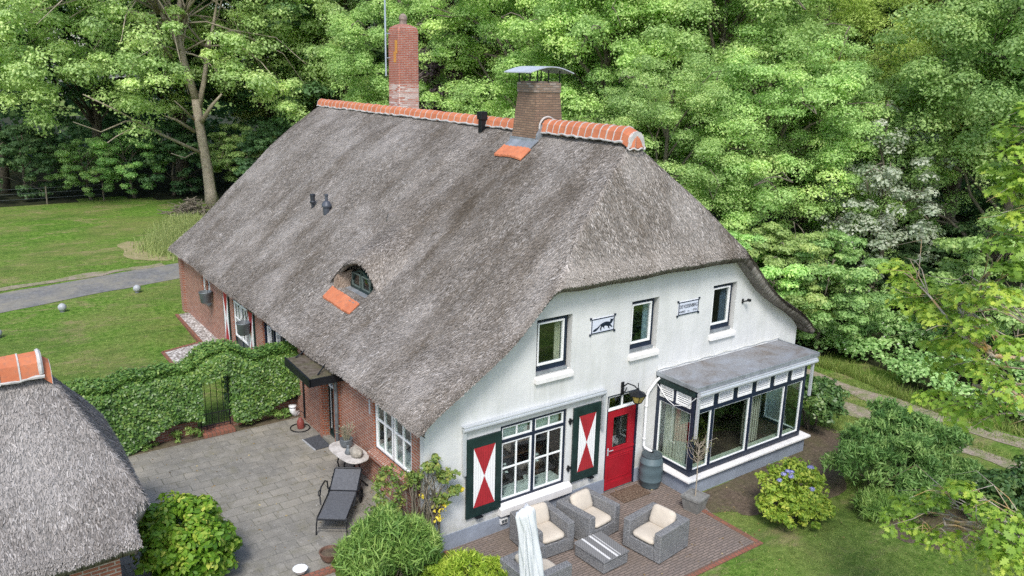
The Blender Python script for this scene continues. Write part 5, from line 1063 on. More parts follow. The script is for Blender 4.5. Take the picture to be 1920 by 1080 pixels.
for i, (x, lab) in enumerate(((2.03, 'dark metal star leaning behind the left front window casement'), (2.92, 'dark metal star leaning behind the right front window casement'))):
    b = MB(); n = 10; V = [(x + (.14 if k % 2 == 0 else .06) * math.sin(2 * math.pi * k / n), .26, .77 + (.14 if k % 2 == 0 else .06) * math.cos(2 * math.pi * k / n)) for k in range(n)]
    b.add(V + [(v[0], .28, v[2]) for v in V] + [(x, .235, .77)], [tuple(range(2 * n - 1, n - 1, -1))] + [(i_, (i_ + 1) % n, 2 * n) for i_ in range(n)] + [(i_, n + i_, n + (i_ + 1) % n, (i_ + 1) % n) for i_ in range(n)])
    tag(b.build('star_ornament', M['zinc_dark']), lab, 'ornament', 'metal stars on the window sill')
ORCH = []
for i, (x, lab) in enumerate(((2.0, 'white flowering orchid behind the left front window casement'), (2.86, 'white flowering orchid behind the right front window casement'))):
    g = thing('orchid', lab, 'potted plant', (x, .46, .64), 0, 'orchids on the window sill'); rg = random.Random(i + 3)
    b = MB(); b.lathe([(.06, 0), (.08, .14), (.085, .15), (.0, .15)], n=14); b.build('pot', M['stone_sill'], g); b = MB(); b.tube([(0, 0, .15), (.02, -.02, .45), (.10, -.06, .62), (.22, -.08, .60)], .006, 5); b.build('stem', M['bark'], g)
    b = MB()
    for k in range(16):
        q = (rg.uniform(-.05, .26), rg.uniform(-.12, 0), rg.uniform(.46, .68)); b.lathe([(.0, -.01), (.045, .0), (.03, .015), (.0, .02)], q, 6)
    b.build('flowers', M['white_paint'], g)
# fence stake and rails at the wood edge
fe = thing('wire_fence', 'thin weathered stake and wire fence along the wood edge', 'fence', (0, 0, 0))
for x in (-8, -4.6, -1.3, 2.0): b = MB(); b.tube([(x, 46.6, .4), (x + .03, 46.6, 1.75)], .05, 6); b.build('post', M['bark'], fe)
b = MB()
for z in (1.0, 1.35, 1.65): b.tube([(-9, 46.6, z), (2.2, 46.6, z)], .008, 4)
b.build('wires', M['zinc_dark'], fe)
# ---------------------------------------------------------------- foliage
def unit(a): return a / (np.linalg.norm(a, axis=-1, keepdims=True) + 1e-9)
RHOMB = np.array([(-.5, 0), (-.12, -.26), (.22, -.20), (.5, 0), (.22, .20), (-.12, .26)])
DIAM = np.array([(-.5, 0), (0, -.30), (.5, 0), (0, .30)])
BLADE = np.array([(-.5, 0), (-.1, -.055), (.5, 0), (-.1, .055)])
LANCE = np.array([(-.5, 0), (-.1, -.11), (.5, 0), (-.1, .11)])
OAK = np.array([(-.5, 0), (-.30, -.10), (-.28, -.27), (-.12, -.14), (.0, -.36), (.10, -.15), (.26, -.27), (.30, -.10), (.5, 0), (.30, .10), (.26, .27), (.10, .15), (.0, .36), (-.12, .14), (-.28, .27), (-.30, .10)])
def leaf_geo(P, N, size, rng, shape=DIAM, T=None, bend=0.12):
    n = len(P); k = len(shape); N = unit(N)
    if T is None: T = rng.normal(0, 1, (n, 3))
    T = unit(T - N * np.sum(T * N, 1, keepdims=True)); B = np.cross(N, T); s = np.broadcast_to(np.asarray(size), (n,))[:, None]
    V = np.empty((n, k, 3))
    for i, (a, c) in enumerate(shape):
        V[:, i] = P + T * (a * s) + B * (c * s) + N * (s * bend * (abs(c) * 1.6 - (a * a) * 1.2))
    return V.reshape(-1, 3), np.arange(n * k).reshape(n, k)
def clump_points(rng, C, Rr, n, flat=0.55, up=0.45, out=0.9, rand=0.45, core=None):
    """leaf points on and inside the flattened clumps C (m,3), radius Rr (m,)"""
    C = np.asarray(C, float); m = len(C); idx = np.repeat(np.arange(m), n)
    d = unit(rng.normal(0, 1, (m * n, 3))); d[:, 2] = np.where(rng.random(m * n) < .72, np.abs(d[:, 2]), d[:, 2])
    rad = rng.uniform(.35, 1.0, m * n) ** .6; lump = 1 + .22 * np.sin(d[:, 0] * 5 + idx) * np.sin(d[:, 1] * 5 + idx * 1.7)
    off = d * (rad * lump)[:, None] * np.asarray(Rr)[idx][:, None]; off[:, 2] *= flat
    P = C[idx] + off; N = d * out + np.array([0, 0, up]) + rng.normal(0, rand, (m * n, 3))
    return P, N, idx
def foliage(name, parent, mat, P, N, size, rng, shape=DIAM, rnd=None, T=None):
    V, F = leaf_geo(P, N, size, rng, shape, T)
    if rnd is None: rnd = rng.uniform(0, 1, len(P))
    return np_mesh(name, V, F, mat, parent, np.clip(rnd, 0, 1))
def limb_path(a, bpt, rng, sag=0.0, n=5, wob=.10):
    a, bpt = np.array(a, float), np.array(bpt, float); L = np.linalg.norm(bpt - a); pts = []
    for k in range(n + 1):
        t = k / n; p = a + (bpt - a) * t + np.array([0, 0, 1]) * L * (.18 * math.sin(math.pi * t) * (1 if sag >= 0 else -1) * abs(sag if sag else 1))
        if 0 < k < n: p = p + rng.normal(0, wob * L / n, 3)
        pts.append(p)
    return pts
LF = {}
LF['bright'] = leaf_mat('bright_leaf', (0.123, 0.204, 0.078), (0.252, 0.363, 0.147), (0.44, 0.517, 0.254), 0.42, .8)
LF['mid'] = leaf_mat('mid_leaf', (0.121, 0.218, 0.087), (0.249, 0.388, 0.164), (0.446, 0.558, 0.266), 0.42, .8)
LF['dark'] = leaf_mat('dark_leaf', (0.03, 0.073, 0.036), (0.072, 0.144, 0.067), (0.16, 0.243, 0.103), 0.36, .8)
LF['olive'] = leaf_mat('olive_leaf', (0.155, 0.227, 0.068), (0.29, 0.393, 0.121), (0.486, 0.564, 0.223), 0.42, .5)
LF['purple'] = leaf_mat('purple_leaf', (0.036, 0.026, 0.036), (0.086, 0.065, 0.082), (0.204, 0.162, 0.186), 0.28, .3)
LF['silver'] = leaf_mat('silver_leaf', (0.116, 0.181, 0.12), (0.286, 0.327, 0.304), (0.449, 0.473, 0.512), .35, .2)
LF['ivy'] = leaf_mat('ivy_leaf', (0.029, 0.073, 0.018), (0.081, 0.17, 0.04), (0.2, 0.293, 0.082), .28, 0, .4, .35)
LF['euonymus'] = leaf_mat('variegated_leaf', (0.042, 0.111, 0.011), (0.126, 0.235, 0.027), (0.398, 0.445, 0.108), .33, 0, .4)
LF['hydrangea'] = leaf_mat('hydrangea_leaf', (0.072, 0.142, 0.018), (0.183, 0.271, 0.038), (0.374, 0.418, 0.09), .33)
LF['buddleia'] = leaf_mat('grey_green_leaf', (0.051, 0.12, 0.037), (0.123, 0.23, 0.077), (0.239, 0.36, 0.144), .33)
LF['lance'] = leaf_mat('lance_leaf', (0.063, 0.138, 0.034), (0.157, 0.265, 0.077), (0.287, 0.394, 0.145), .36)
LF['lime'] = leaf_mat('lime_leaf', (.10, .18, .020), (.235, .34, .045), (.40, .47, .10), .36)
LF['rose'] = leaf_mat('rose_leaf', (.050, .10, .026), (.13, .195, .055), (.28, .29, .09), .33)
LF['oak'] = leaf_mat('oak_leaf', (0.08, 0.152, 0.023), (0.174, 0.28, 0.049), (0.338, 0.407, 0.081), .42)
LF['shrub'] = leaf_mat('glossy_leaf', (.028, .066, .022), (.066, .135, .044), (.14, .22, .075), .25, 0, .4, .35)
LF['bramble'] = leaf_mat('bramble_leaf', (0.097, 0.193, 0.075), (0.216, 0.364, 0.154), (0.401, 0.549, 0.307), 0.38)
LF['grassblade'] = leaf_mat('grass_blade', (.075, .12, .030), (.135, .20, .052), (.27, .29, .12), .35)
LF['drygrass'] = leaf_mat('dry_grass_blade', (.11, .16, .06), (.20, .25, .11), (.35, .38, .20), .35)

def tree_parts(parent, seed, H, Rx, base, ncl, nleaf, ls, mat, bark, trunk_r=.28, flat=.55, top=1.0, shape=DIAM, up=.45, droop=0.0, cr=(.17, .28), limbs=22, fill=0.70, boughs=20, low=1.72, stray=.38):
    rng = np.random.default_rng(seed); zc, rz = (H + base) / 2, (H - base) / 2
    # boughs: a score of rounded masses on the crown's shell, each carrying its own leaf clumps
    nb = boughs; ga = math.pi * (3 - math.sqrt(5)); kk = np.arange(nb) + .5; bz = 1 - low * kk / nb; ph = rng.uniform(0, 6.28)
    bd = np.column_stack([np.sqrt(np.maximum(0, 1 - bz * bz)) * np.cos(ga * kk + ph), np.sqrt(np.maximum(0, 1 - bz * bz)) * np.sin(ga * kk + ph), bz]); bd = unit(bd + rng.normal(0, .16, (nb, 3)))
    bf = rng.uniform(.52, .84, nb); B = bd * bf[:, None] * np.array([Rx, Rx, rz]) + np.array([0, 0, zc]); br = Rx * rng.uniform(.32, .54, nb)
    bi = rng.choice(nb, ncl, p=br ** 2 / np.sum(br ** 2)); d = unit(rng.normal(0, 1, (ncl, 3)) + bd[bi] * .55 + np.array([0, 0, .25]))
    f = rng.uniform(.55, 1.0, ncl)[:, None]
    C = B[bi] + d * f * (br[bi])[:, None] * np.array([1, 1, .86]); Rr = Rx * rng.uniform(cr[0], cr[1], ncl) * .68
    st = rng.random(ncl) < stray; ds = unit(rng.normal(0, 1, (ncl, 3))); ds[:, 2] = np.where((ds[:, 2] < -.3), -ds[:, 2], ds[:, 2])
    C = np.where(st[:, None], ds * rng.uniform(.62, 1.04, ncl)[:, None] * np.array([Rx, Rx, rz]) + np.array([0, 0, zc]), C)
    C[:, 2] = np.maximum(C[:, 2], base * .6 + .4)
    P, N, idx = clump_points(rng, C, Rr, nleaf, flat, up)
    if droop > 0: P[:, 2] -= droop * np.linalg.norm(P[:, :2] - C[idx, :2], axis=1) ** 1.3
    bt = rng.normal(0, .09, nb)
    tone = (rng.normal(.46, .12, ncl) + bt[bi])[idx] + rng.normal(0, .14, len(P))
    foliage('crown', parent, mat, P, N, ls * rng.uniform(.7, 1.3, len(P)), rng, shape, tone)
    b = MB(); tt = np.linspace(0, .86 * H, 9); wob = np.cumsum(rng.normal(0, .10, (9, 2)), 0); wob -= wob[0]
    tp = [(wob[k, 0], wob[k, 1], tt[k]) for k in range(9)]; b.tube(tp, [trunk_r * (1.25 - 1.1 * (k / 8) ** .8) if k else trunk_r * 1.5 for k in range(9)], 9)
    order = rng.permutation(ncl)[:limbs]
    for c in order:
        z0 = np.clip(C[c, 2] - rng.uniform(.15, .35) * rz * 1.6, .18 * H, .82 * H); k = int(np.clip(np.searchsorted(tt, z0), 1, 8)); q = (z0 - tt[k - 1]) / (tt[k] - tt[k - 1]); a = np.array(tp[k - 1]) * (1 - q) + np.array(tp[k]) * q
        r = trunk_r * .34 * rng.uniform(.6, 1.1); path = limb_path(a, C[c], rng); b.tube(path, list(np.linspace(r, .03, len(path))), 6)
        for _ in range(3):
            e = C[c] + rng.normal(0, 1, 3) * Rr[c] * .7; path = limb_path(path[3], e, rng, n=3); b.tube(path, [r * .4, r * .28, .022, .014], 5)
    b.build('trunk', bark, parent, smooth=True)
KINDS = {}
def proto(kind, name, label, cat, *a, **k):
    t = thing(name, label, cat); tree_parts(t, *a, **k); KINDS[kind] = [t, False]
def plant(kind, x, y, s=1.0, rz=0.0, label=None, group=None, sz=None, dz=-.05):
    t, used = KINDS[kind]
    if used: t = copy_tree(t)
    else: KINDS[kind][1] = True
    t.location = (x, y, float(gh(x, y)) + dz); t.rotation_euler = (0, 0, rz); t.scale = (s, s, sz or s); t['label'] = label
    if group: t['group'] = group
    return t
proto('bright_a', 'broadleaf_tree', 'x', 'tree', 1, 15, 4.6, .8, 230, 600, .118, LF['bright'], M['bark'], .27, flat=.85)
proto('bright_b', 'broadleaf_tree', 'x', 'tree', 2, 16, 5.2, 1.2, 250, 600, .118, LF['bright'], M['bark'], .30, flat=.75)
proto('mid_a', 'broadleaf_tree', 'x', 'tree', 3, 16, 4.8, 1.0, 240, 600, .118, LF['mid'], M['bark'], .28, flat=.8)
proto('mid_b', 'broadleaf_tree', 'x', 'tree', 4, 14, 5.4, .5, 250, 590, .115, LF['mid'], M['bark'], .28, flat=.65, cr=(.15, .27))
proto('dark_a', 'beech_tree', 'x', 'tree', 5, 19, 5.4, 1.5, 230, 300, .21, LF['dark'], M['bark'], .33, flat=.38, up=.8, droop=.10, cr=(.20, .32))
proto('olive', 'willow_tree', 'x', 'tree', 6, 17, 5.4, 1.0, 250, 620, .124, LF['olive'], M['bark'], .32, flat=.6, shape=LANCE, droop=.14)
proto('purple', 'copper_beech', 'x', 'tree', 7, 17, 3.4, 1.0, 190, 280, .18, LF['purple'], M['bark'], .27, flat=.5, droop=.35)
proto('silver', 'flowering_tree', 'x', 'tree', 8, 8.5, 2.3, 1.0, 150, 90, .14, LF['silver'], M['bark'], .12, flat=.6, droop=.35, cr=(.18, .34))
proto('bush_mid', 'forest_shrub', 'x', 'shrub', 9, 4.2, 2.3, .1, 110, 360, .11, LF['mid'], M['bark'], .09, flat=.55, limbs=12, fill=.5, boughs=13, low=1.95, stray=.5)
proto('bush_dark', 'forest_shrub', 'x', 'shrub', 10, 4.6, 2.6, .1, 110, 240, .15, LF['dark'], M['bark'], .09, flat=.45, limbs=12, fill=.5, boughs=13, low=1.95, stray=.5)
proto('bush_bright', 'forest_shrub', 'x', 'shrub', 11, 4.6, 2.4, .1, 115, 360, .11, LF['bright'], M['bark'], .09, flat=.5, limbs=12, fill=.5, boughs=13, low=1.95, stray=.5)
CX, CY = -7.153, -12.721
def at(az, dist): return CX + dist * math.sin(R(az)), CY + dist * math.cos(R(az))
FOREST = [
 # kind, azimuth, distance, scale, label
 ('dark_a', 3.4, 66, 1.05, 'dark layered beech at the far left edge of the wood'),
 ('dark_a', 8.6, 70, 1.15, 'dark layered beech behind the left side of the pale lawn tree'),
 ('dark_a', 13.5, 69, 1.2, 'dark layered beech right behind the trunk of the pale lawn tree'),
 ('dark_a', 19.0, 67, 1.1, 'dark layered beech between the pale lawn tree and the far roof end'),
 ('dark_a', 24.6, 58, 1.25, 'tall dark beech filling the gap left of the tall red chimney'),
 ('dark_a', 34.6, 60, 1.2, 'dark beech behind the copper beech and the brown chimney'),
 ('bright_b', 22.4, 67, 1.15, 'light green tree just behind the far end of the thatched ridge'),
 ('bright_a', 28.2, 48, .98, 'light green tree directly behind the tall red chimney'),
 ('mid_a', 24.3, 72, 1.3, 'blue green tree far behind the gap left of the tall red chimney'),
 ('purple', 31.7, 47, 1.0, 'dark purple copper beech between the two chimneys'),
 ('bright_b', 36.6, 43, 1.02, 'light green tree just left of the brown chimney cap'),
 ('bright_a', 41.6, 38, 1.0, 'bright green tree directly behind the brown chimney, right of its cap'),
 ('mid_a', 45.6, 41, 1.08, 'mid green tree behind the short thick run of ridge tiles'),
 ('bright_b', 49.2, 37, 1.0, 'bright bushy tree above the rounded ridge end'),
 ('olive', 55.8, 42, 1.12, 'yellowish drooping willow in the upper right of the wood'),
 ('mid_b', 52.6, 34.5, .82, 'mid green low tree hanging over the bramble bank right of the roof'),
 ('olive', 62.3, 41, 1.05, 'olive willow left of the upper right corner'),
 ('bright_a', 66.8, 35, 1.0, 'bright tree reaching the upper right corner of the photo'),
 ('mid_b', 57.6, 36.5, .78, 'low blue green tree left of the silver flowering tree'),
 ('silver', 60.4, 33.2, 1.0, 'silvery white flowering tree in the middle of the right wood'),
 ('mid_a', 70.5, 38, 1.05, 'mid green tree cut by the right edge above the dark hollow'),
 ('mid_b', 46.2, 32.5, .72, 'low tree with layered branches just right of the rounded ridge end'),
 ('mid_a', 58.6, 52, 1.2, 'tall tree behind the silver flowering tree'),
 ('bright_b', 51.0, 52, 1.2, 'tall bright tree in the second row behind the rounded ridge end'),
 ('mid_a', 40.0, 54, 1.2, 'tall mid green tree in the second row behind the brown chimney'),
 ('bright_a', 67.5, 50, 1.2, 'tall bright tree in the second row at the right edge'),
 ('dark_a', 63.8, 46, 1.0, 'dark beech standing over the dark hollow at the right'),
]
rgp = random.Random(12)
for kind, az, dist, s, lab in FOREST:
    x, y = at(az, dist); plant(kind, x, y, s, rgp.uniform(0, 6.28), lab, 'trees of the wood around the farmhouse')
SHRUBS = [
 ('bush_dark', 4.6, 62.0, 1.1, 'dark shrub at the wood edge on the far left'), ('bush_mid', 8.1, 60.5, .95, 'blue green shrub behind the fence stake'), ('bush_mid', 10.6, 60.5, 1.1, 'green shrub at the wood edge left of the lawn tree'),
 ('bush_dark', 12.9, 61.0, 1.15, 'dark shrub at the wood edge just left of the pale trunk'), ('bush_mid', 17.2, 60.0, 1.15, 'green shrub right of the pale trunk at the wood edge'), ('bush_dark', 19.8, 57.0, 1.2, 'dark shrub beside the far end of the thatch'),
 ('bush_mid', 46.4, 29.5, .95, 'mid green shrub behind the right slope of the thatch'), ('bush_mid', 48.8, 29.0, .92, 'blue green shrub right beside the hip of the thatch'), ('bush_mid', 51.6, 28.6, .98, 'mid green shrub above the left end of the bramble bank'),
 ('bush_bright', 54.4, 29.6, .98, 'bright yellowish shrub above the middle of the bramble bank'), ('bush_mid', 57.4, 30.0, 1.0, 'shrub left of the dark hollow above the brambles'), ('bush_dark', 61.0, 35.5, 1.0, 'dark shrub in the hollow under the trees'),
 ('bush_dark', 64.8, 35.0, 1.0, 'dark shrub at the right end of the hollow'), ('bush_mid', 68.4, 30.5, 1.25, 'green shrub at the right edge beyond the oak sprays'), ('bush_bright', 44.2, 31.0, .95, 'bright shrub just visible over the right thatch slope'),
]
for kind, az, dist, s, lab in SHRUBS:
    x, y = at(az, dist); plant(kind, x, y, s, rgp.uniform(0, 6.28), lab, 'shrubs along the wood edge')
# the wood beyond, one mass
rng = np.random.default_rng(77); n = 2000; az = np.radians(rng.uniform(-26, 84, n)); ds = rng.uniform(76, 92, n) - 18 * sst(38, 60, np.degrees(az)); zz = rng.uniform(0, 1, n) ** 1.25 * 24
C = np.column_stack([CX + ds * np.sin(az), CY + ds * np.cos(az), zz]); P, N, idx = clump_points(rng, C, rng.uniform(1.6, 3.0, n), 70, .45)
tag(foliage('distant_wood', None, LF['dark'], P, N, .62 * rng.uniform(.7, 1.3, len(P)), rng, DIAM, rng.normal(.45, .2, n)[idx] + rng.normal(0, .15, len(P))), 'dark far wood behind the first rows of trees', 'wood', kind='stuff')

# the pale trunked lawn tree
def lawn_tree():
    x0, y0 = at(15.2, 57); t = thing('lawn_tree', 'large airy tree with a pale trunk and bare lower limbs on the far lawn', 'tree', (x0, y0, .55)); rng = np.random.default_rng(51)
    rx, ry = math.cos(R(15.2)), -math.sin(R(15.2))                                      # across the view
    fx, fy = math.sin(R(15.2)), math.cos(R(15.2))
    S = 57 / 1524.0 * 1.02
    def q(px, py, dep=0.0): a = (px - 397) * S; return np.array([rx * a + fx * dep, ry * a + fy * dep, (392 - py) * S])
    b = MB()
    b.tube([q(398, 394), q(396, 370), q(394, 330), q(390, 290), q(386, 250), q(384, 215)], [.50, .37, .33, .30, .28, .27], 12)
    b.tube([q(384, 215), q(376, 180), q(368, 140), q(366, 95), q(374, 40), q(376, -20), q(380, -90)], [.26, .22, .19, .17, .14, .11, .05], 10)
    b.tube([q(368, 140), q(350, 95), q(330, 55), q(305, 10), q(280, -50)], [.19, .15, .13, .10, .04], 8); b.tube([q(358, 115), q(338, 60), q(320, 0), q(312, -60)], [.15, .12, .10, .04], 8)
    b.tube([q(386, 235), q(398, 190), q(408, 140), q(420, 95), q(432, 40)], [.22, .16, .13, .10, .04], 8); b.tube([q(390, 252, -.2), q(408, 225, -.6), q(425, 205, -1)], [.16, .12, .06], 8)
    b.tube([q(370, 105), q(395, 40), q(415, 10), q(440, -15)], [.12, .10, .08, .03], 7)
    for P_, r in (([(388, 305), (352, 284), (325, 268), (300, 250), (262, 225), (228, 205)], .11), ([(378, 268), (352, 248), (335, 240)], .13), ([(325, 268), (290, 258), (262, 272), (250, 280)], .07), ([(300, 252), (275, 250), (240, 265), (205, 248)], .06),
                  ([(380, 250), (366, 232), (352, 216)], .08), ([(352, 148), (330, 118), (322, 88)], .12), ([(380, 300), (360, 310), (340, 300)], .05)):
        b.tube([q(px, py, -.8 * i) for i, (px, py) in enumerate(P_)], list(np.linspace(r, .03, len(P_))), 7)
    ends = []
    for _ in range(70):
        a = q(*[(368, 140), (366, 95), (340, 80), (375, 30), (405, 130), (330, 50)][rng.integers(6)]); e = q(rng.uniform(70, 630), rng.uniform(-60, 215), rng.uniform(-7, 7)); p = limb_path(a, e, rng, n=4); b.tube(p, list(np.linspace(.07, .018, 5)), 5)
    b.build('trunk', M['bark_pale'], t, smooth=True)
    C = []
    while len(C) < 640:
        px, py = rng.uniform(40, 650), rng.uniform(-130, 290); u, v = (px - 345) / 305, (py - 70) / 215
        low = 222 + 34 * math.sin(px * .021 + 1.1) + (70 if 60 < px < 175 else 0) + (30 if px > 480 else 0)
        if u * u + v * v * .8 < 1 and py < low + rng.uniform(-15, 15) and not (360 < px < 410 and py > 205):
            dep = rng.uniform(-6.5, 6.5) * math.sqrt(max(0, 1 - u * u * .8))
            if 335 < px < 425 and py > -60 and dep < .8 and rng.random() < .66: continue
            C.append(q(px, py, dep))
    C = np.array(C); P, N, idx = clump_points(rng, C, rng.uniform(.6, 1.25, len(C)), 300, .7)
    foliage('crown', t, leaf_mat('lawn_tree_leaf', (.135, .215, .10), (.27, .38, .175), (.45, .545, .29), .44), P, N, .19 * rng.uniform(.7, 1.3, len(P)), rng, DIAM, rng.normal(.5, .18, len(C))[idx] + rng.normal(0, .17, len(P)))
lawn_tree()

# garden shrubs
def shrub(name, label, cat, loc, lobes, ncl, nleaf, ls, mat, seed, shape=DIAM, flat=.7, up=.5, cr=.22, stems=0, tone=.18, T_up=0.0, out=.9, bark='bark', shell=.72, mean=.5):
    t = thing(name, label, cat, loc); rng = np.random.default_rng(seed); C, Rr = [], []
    for (cx, cy, cz, rx, ry, rz) in lobes:
        k = max(4, int(ncl / len(lobes))); d = unit(rng.normal(0, 1, (k, 3))); d[:, 2] = np.where(d[:, 2] < -.35, -d[:, 2], d[:, 2]); f = rng.uniform(shell, 1.0, k)[:, None]
        C.append(np.array([cx, cy, cz]) + d * f * np.array([rx, ry, rz])); Rr.append(np.full(k, cr * (rx + ry + rz) / 3) * rng.uniform(.8, 1.3, k))
    C = np.concatenate(C); Rr = np.concatenate(Rr); C[:, 2] = np.maximum(C[:, 2], .06); P, N, idx = clump_points(rng, C, Rr, nleaf, flat, up, out); ok = P[:, 2] > 0.0; P, N, idx = P[ok], N[ok], idx[ok]
    T = None
    if T_up: T = N * .6 + rng.normal(0, .5, N.shape) + np.array([0, 0, T_up]); N = rng.normal(0, 1, N.shape) + np.array([0, 0, .4])
    foliage('foliage', t, mat, P, N, ls * rng.uniform(.65, 1.35, len(P)), rng, shape, rng.normal(mean, tone, len(C))[idx] + rng.normal(0, .2, len(P)), T)
    if stems:
        b = MB()
        for _ in range(stems):
            c = C[rng.integers(len(C))]; a = (c[0] * .25 + rng.normal(0, .05), c[1] * .25 + rng.normal(0, .05), 0); p = limb_path(a, c, rng, n=4); b.tube(p, list(np.linspace(.022, .006, 5)), 5)
        b.build('stems', M[bark], t)
    return t, C, rng
# ivy hedge: thick sheet of leaves over the wall, with an arch over the gate
t = thing('ivy_hedge', 'dense glossy ivy covering the garden wall and arching over the iron gate', 'ivy', (0, 7.05, 0)); rng = np.random.default_rng(61); P, N = [], []
def ivy_top(x): return 2.42 + .42 * np.exp(-((x + 2.0) / .62) ** 2) + .05 * np.sin(x * 3) + .04 * np.sin(x * 7.3) + .12 * sst(-1.2, -.3, x)
def ivy_low(x): return np.where((x > -2.47) & (x < -1.74), 2.12 + .06 * np.sin(x * 9), .98 + .16 * np.sin(x * 1.9 + 1) - .25 * sst(-3.0, -4.2, x) + .12 * sst(-1.2, 0, x))
def ivy_half(x): return .36 + .05 * np.sin(x * 2.3) + .04 * np.sin(x * 5.1 + 1)
for side, cnt in ((-1, 40000), (1, 6000)):
    x = rng.uniform(-8.5, .02, cnt); lo, hi = ivy_low(x), ivy_top(x); z = lo + (hi - lo) * rng.random(cnt); rnd_ = np.clip((hi - z) / .30, 0, 1); bul = ivy_half(x) * np.sqrt(1 - (1 - rnd_) ** 2 + .02) + .05 * np.sin(x * 8 + z * 5) * np.sin(z * 7 + x) + rng.normal(0, .035, cnt)
    P.append(np.column_stack([x, side * bul, z])); N.append(np.column_stack([rng.normal(0, .45, cnt), np.full(cnt, side * 1.0), .55 + 1.2 * (1 - rnd_) + rng.normal(0, .4, cnt)]))
cnt = 16000; x = rng.uniform(-8.5, .02, cnt); P.append(np.column_stack([x, rng.uniform(-1, 1, cnt) * ivy_half(x), ivy_top(x) + rng.normal(-.02, .045, cnt)])); N.append(np.column_stack([rng.normal(0, .45, cnt), rng.normal(0, .45, cnt), np.ones(cnt)]))
for ex, sgn in ((-2.47, 1), (-1.74, -1)):
    cnt = 700; z = rng.uniform(.95, 2.15, cnt); P.append(np.column_stack([ex + sgn * rng.normal(-.02, .04, cnt), rng.uniform(-.34, .34, cnt), z])); N.append(np.column_stack([np.full(cnt, sgn * 1.0), rng.normal(0, .4, cnt), .5 + rng.normal(0, .3, cnt)]))
P = np.concatenate(P); N = np.concatenate(N); gap = (P[:, 0] > -2.44) & (P[:, 0] < -1.77) & (P[:, 2] < 2.08); P, N = P[~gap], N[~gap]
foliage('foliage', t, LF['ivy'], P, N, .080 * rng.uniform(.7, 1.35, len(P)), rng, RHOMB, .46 + .12 * np.sin(P[:, 0] * 2.1) * np.sin(P[:, 2] * 3) + .10 * (P[:, 2] > 2.1) + rng.normal(0, .22, len(P)))
b = MB()
for (x0, x1) in ((-8.5, -2.52), (-1.70, 0.0)): b.box(x0, x1, -.24, .24, 1.05, 2.28)
b.box(-2.52, -1.70, -.2, .2, 2.2, 2.55); b.build('stems', simple('ivy_core', (.022, .026, .014), .95, var=.4, scale=6), t)  # solid near-black core filling the hedge behind the leaves, no separate stems
# round variegated bush
shrub('variegated_bush', 'round yellow green variegated bush in front of the outbuilding', 'bush', (-4.32, .98, .55), [(0, 0, .75, .80, .80, .85), (.15, .1, .45, .78, .75, .5)], 190, 70, .115, LF['euonymus'], 71, RHOMB, cr=.22, up=.6, stems=10, tone=.15, mean=.40)
shrub('hydrangea', 'yellow green hydrangea with small blue flower heads beside the terrace', 'hydrangea', (7.70, -3.05, 0), [(0, 0, .55, .88, .74, .60), (.42, .15, .45, .62, .55, .52), (-.48, -.18, .38, .55, .52, .42), (.1, -.5, .25, .6, .4, .3)], 230, 70, .085, LF['hydrangea'], 72, RHOMB, cr=.25, stems=14)
hy = bpy.data.objects['hydrangea']; FB = leaf_mat('blue_petal', (.12, .14, .42), (.24, .26, .62), (.42, .40, .75), .2)
rng = np.random.default_rng(73)
for k in range(11):
    a = rng.uniform(0, 6.28); r = rng.uniform(.2, .8); c = np.array([r * .95 * math.cos(a), r * .8 * math.sin(a), .62 + .52 * math.sqrt(max(0, 1 - r * r))]); d = unit(rng.normal(0, 1, (60, 3))); d[:, 2] = np.abs(d[:, 2])
    foliage('flower_head', hy, FB, c + d * np.array([.065, .065, .045]), d, .04, rng, DIAM)
shrub('buddleia', 'large grey green buddleia beside the sandy track', 'shrub', (10.75, -3.7, 0), [(0, 0, .8, 1.2, 1.0, .9), (-.95, .35, .85, .75, .7, .8), (1.05, -.35, .85, .8, .85, .85), (.15, .45, 1.35, .7, .6, .7), (-.45, -.5, 1.05, .6, .6, .65), (.6, .1, 1.3, .6, .6, .6), (-.2, -1.0, .45, .9, .5, .5), (.9, -1.1, .45, .7, .5, .5)], 380, 85, .17, LF['buddleia'], 74, LANCE, cr=.26, T_up=.2, stems=40, flat=.85, shell=.55, tone=.22)
shrub('clipped_shrub', 'dark glossy clipped shrub tucked against the far side of the bay', 'shrub', (12.15, -.55, 0), [(0, 0, .75, .75, .85, .75), (-.2, .1, .95, .6, .7, .6)], 130, 78, .11, LF['shrub'], 75, RHOMB, cr=.24, stems=8)
shrub('evergreen_shrub', 'dark evergreen shrub under the lower oak branch at the right edge', 'shrub', (11.3, -6.3, 0), [(0, 0, .6, 1.2, 1.0, .65), (1.1, -.3, .7, 1.2, 1.1, .75), (-.3, -1.3, .5, .9, .9, .55), (1.3, -2.0, .6, 1.1, 1.1, .6)], 240, 66, .12, LF['shrub'], 76, RHOMB, cr=.2, stems=10)
shrub('perennial_clump', 'tall lance leaved green perennial clump beside the house corner', 'perennial', (-1.08, -.55, .1), [(0, 0, .75, .85, .60, .62), (-.35, .1, .6, .6, .5, .62), (.45, -.1, .55, .6, .5, .5)], 150, 125, .24, LF['lance'], 77, BLADE, cr=.34, T_up=.45, stems=50, flat=1.0, shell=.5)
shrub('lime_shrub', 'low lime green feathery shrub at the foot of the white wall', 'shrub', (.12, -1.35, 0), [(0, 0, .32, .58, .50, .36), (.35, -.25, .26, .42, .42, .32), (-.45, .1, .3, .45, .4, .34)], 120, 70, .10, LF['lime'], 78, LANCE, cr=.26, T_up=.6, flat=.95)
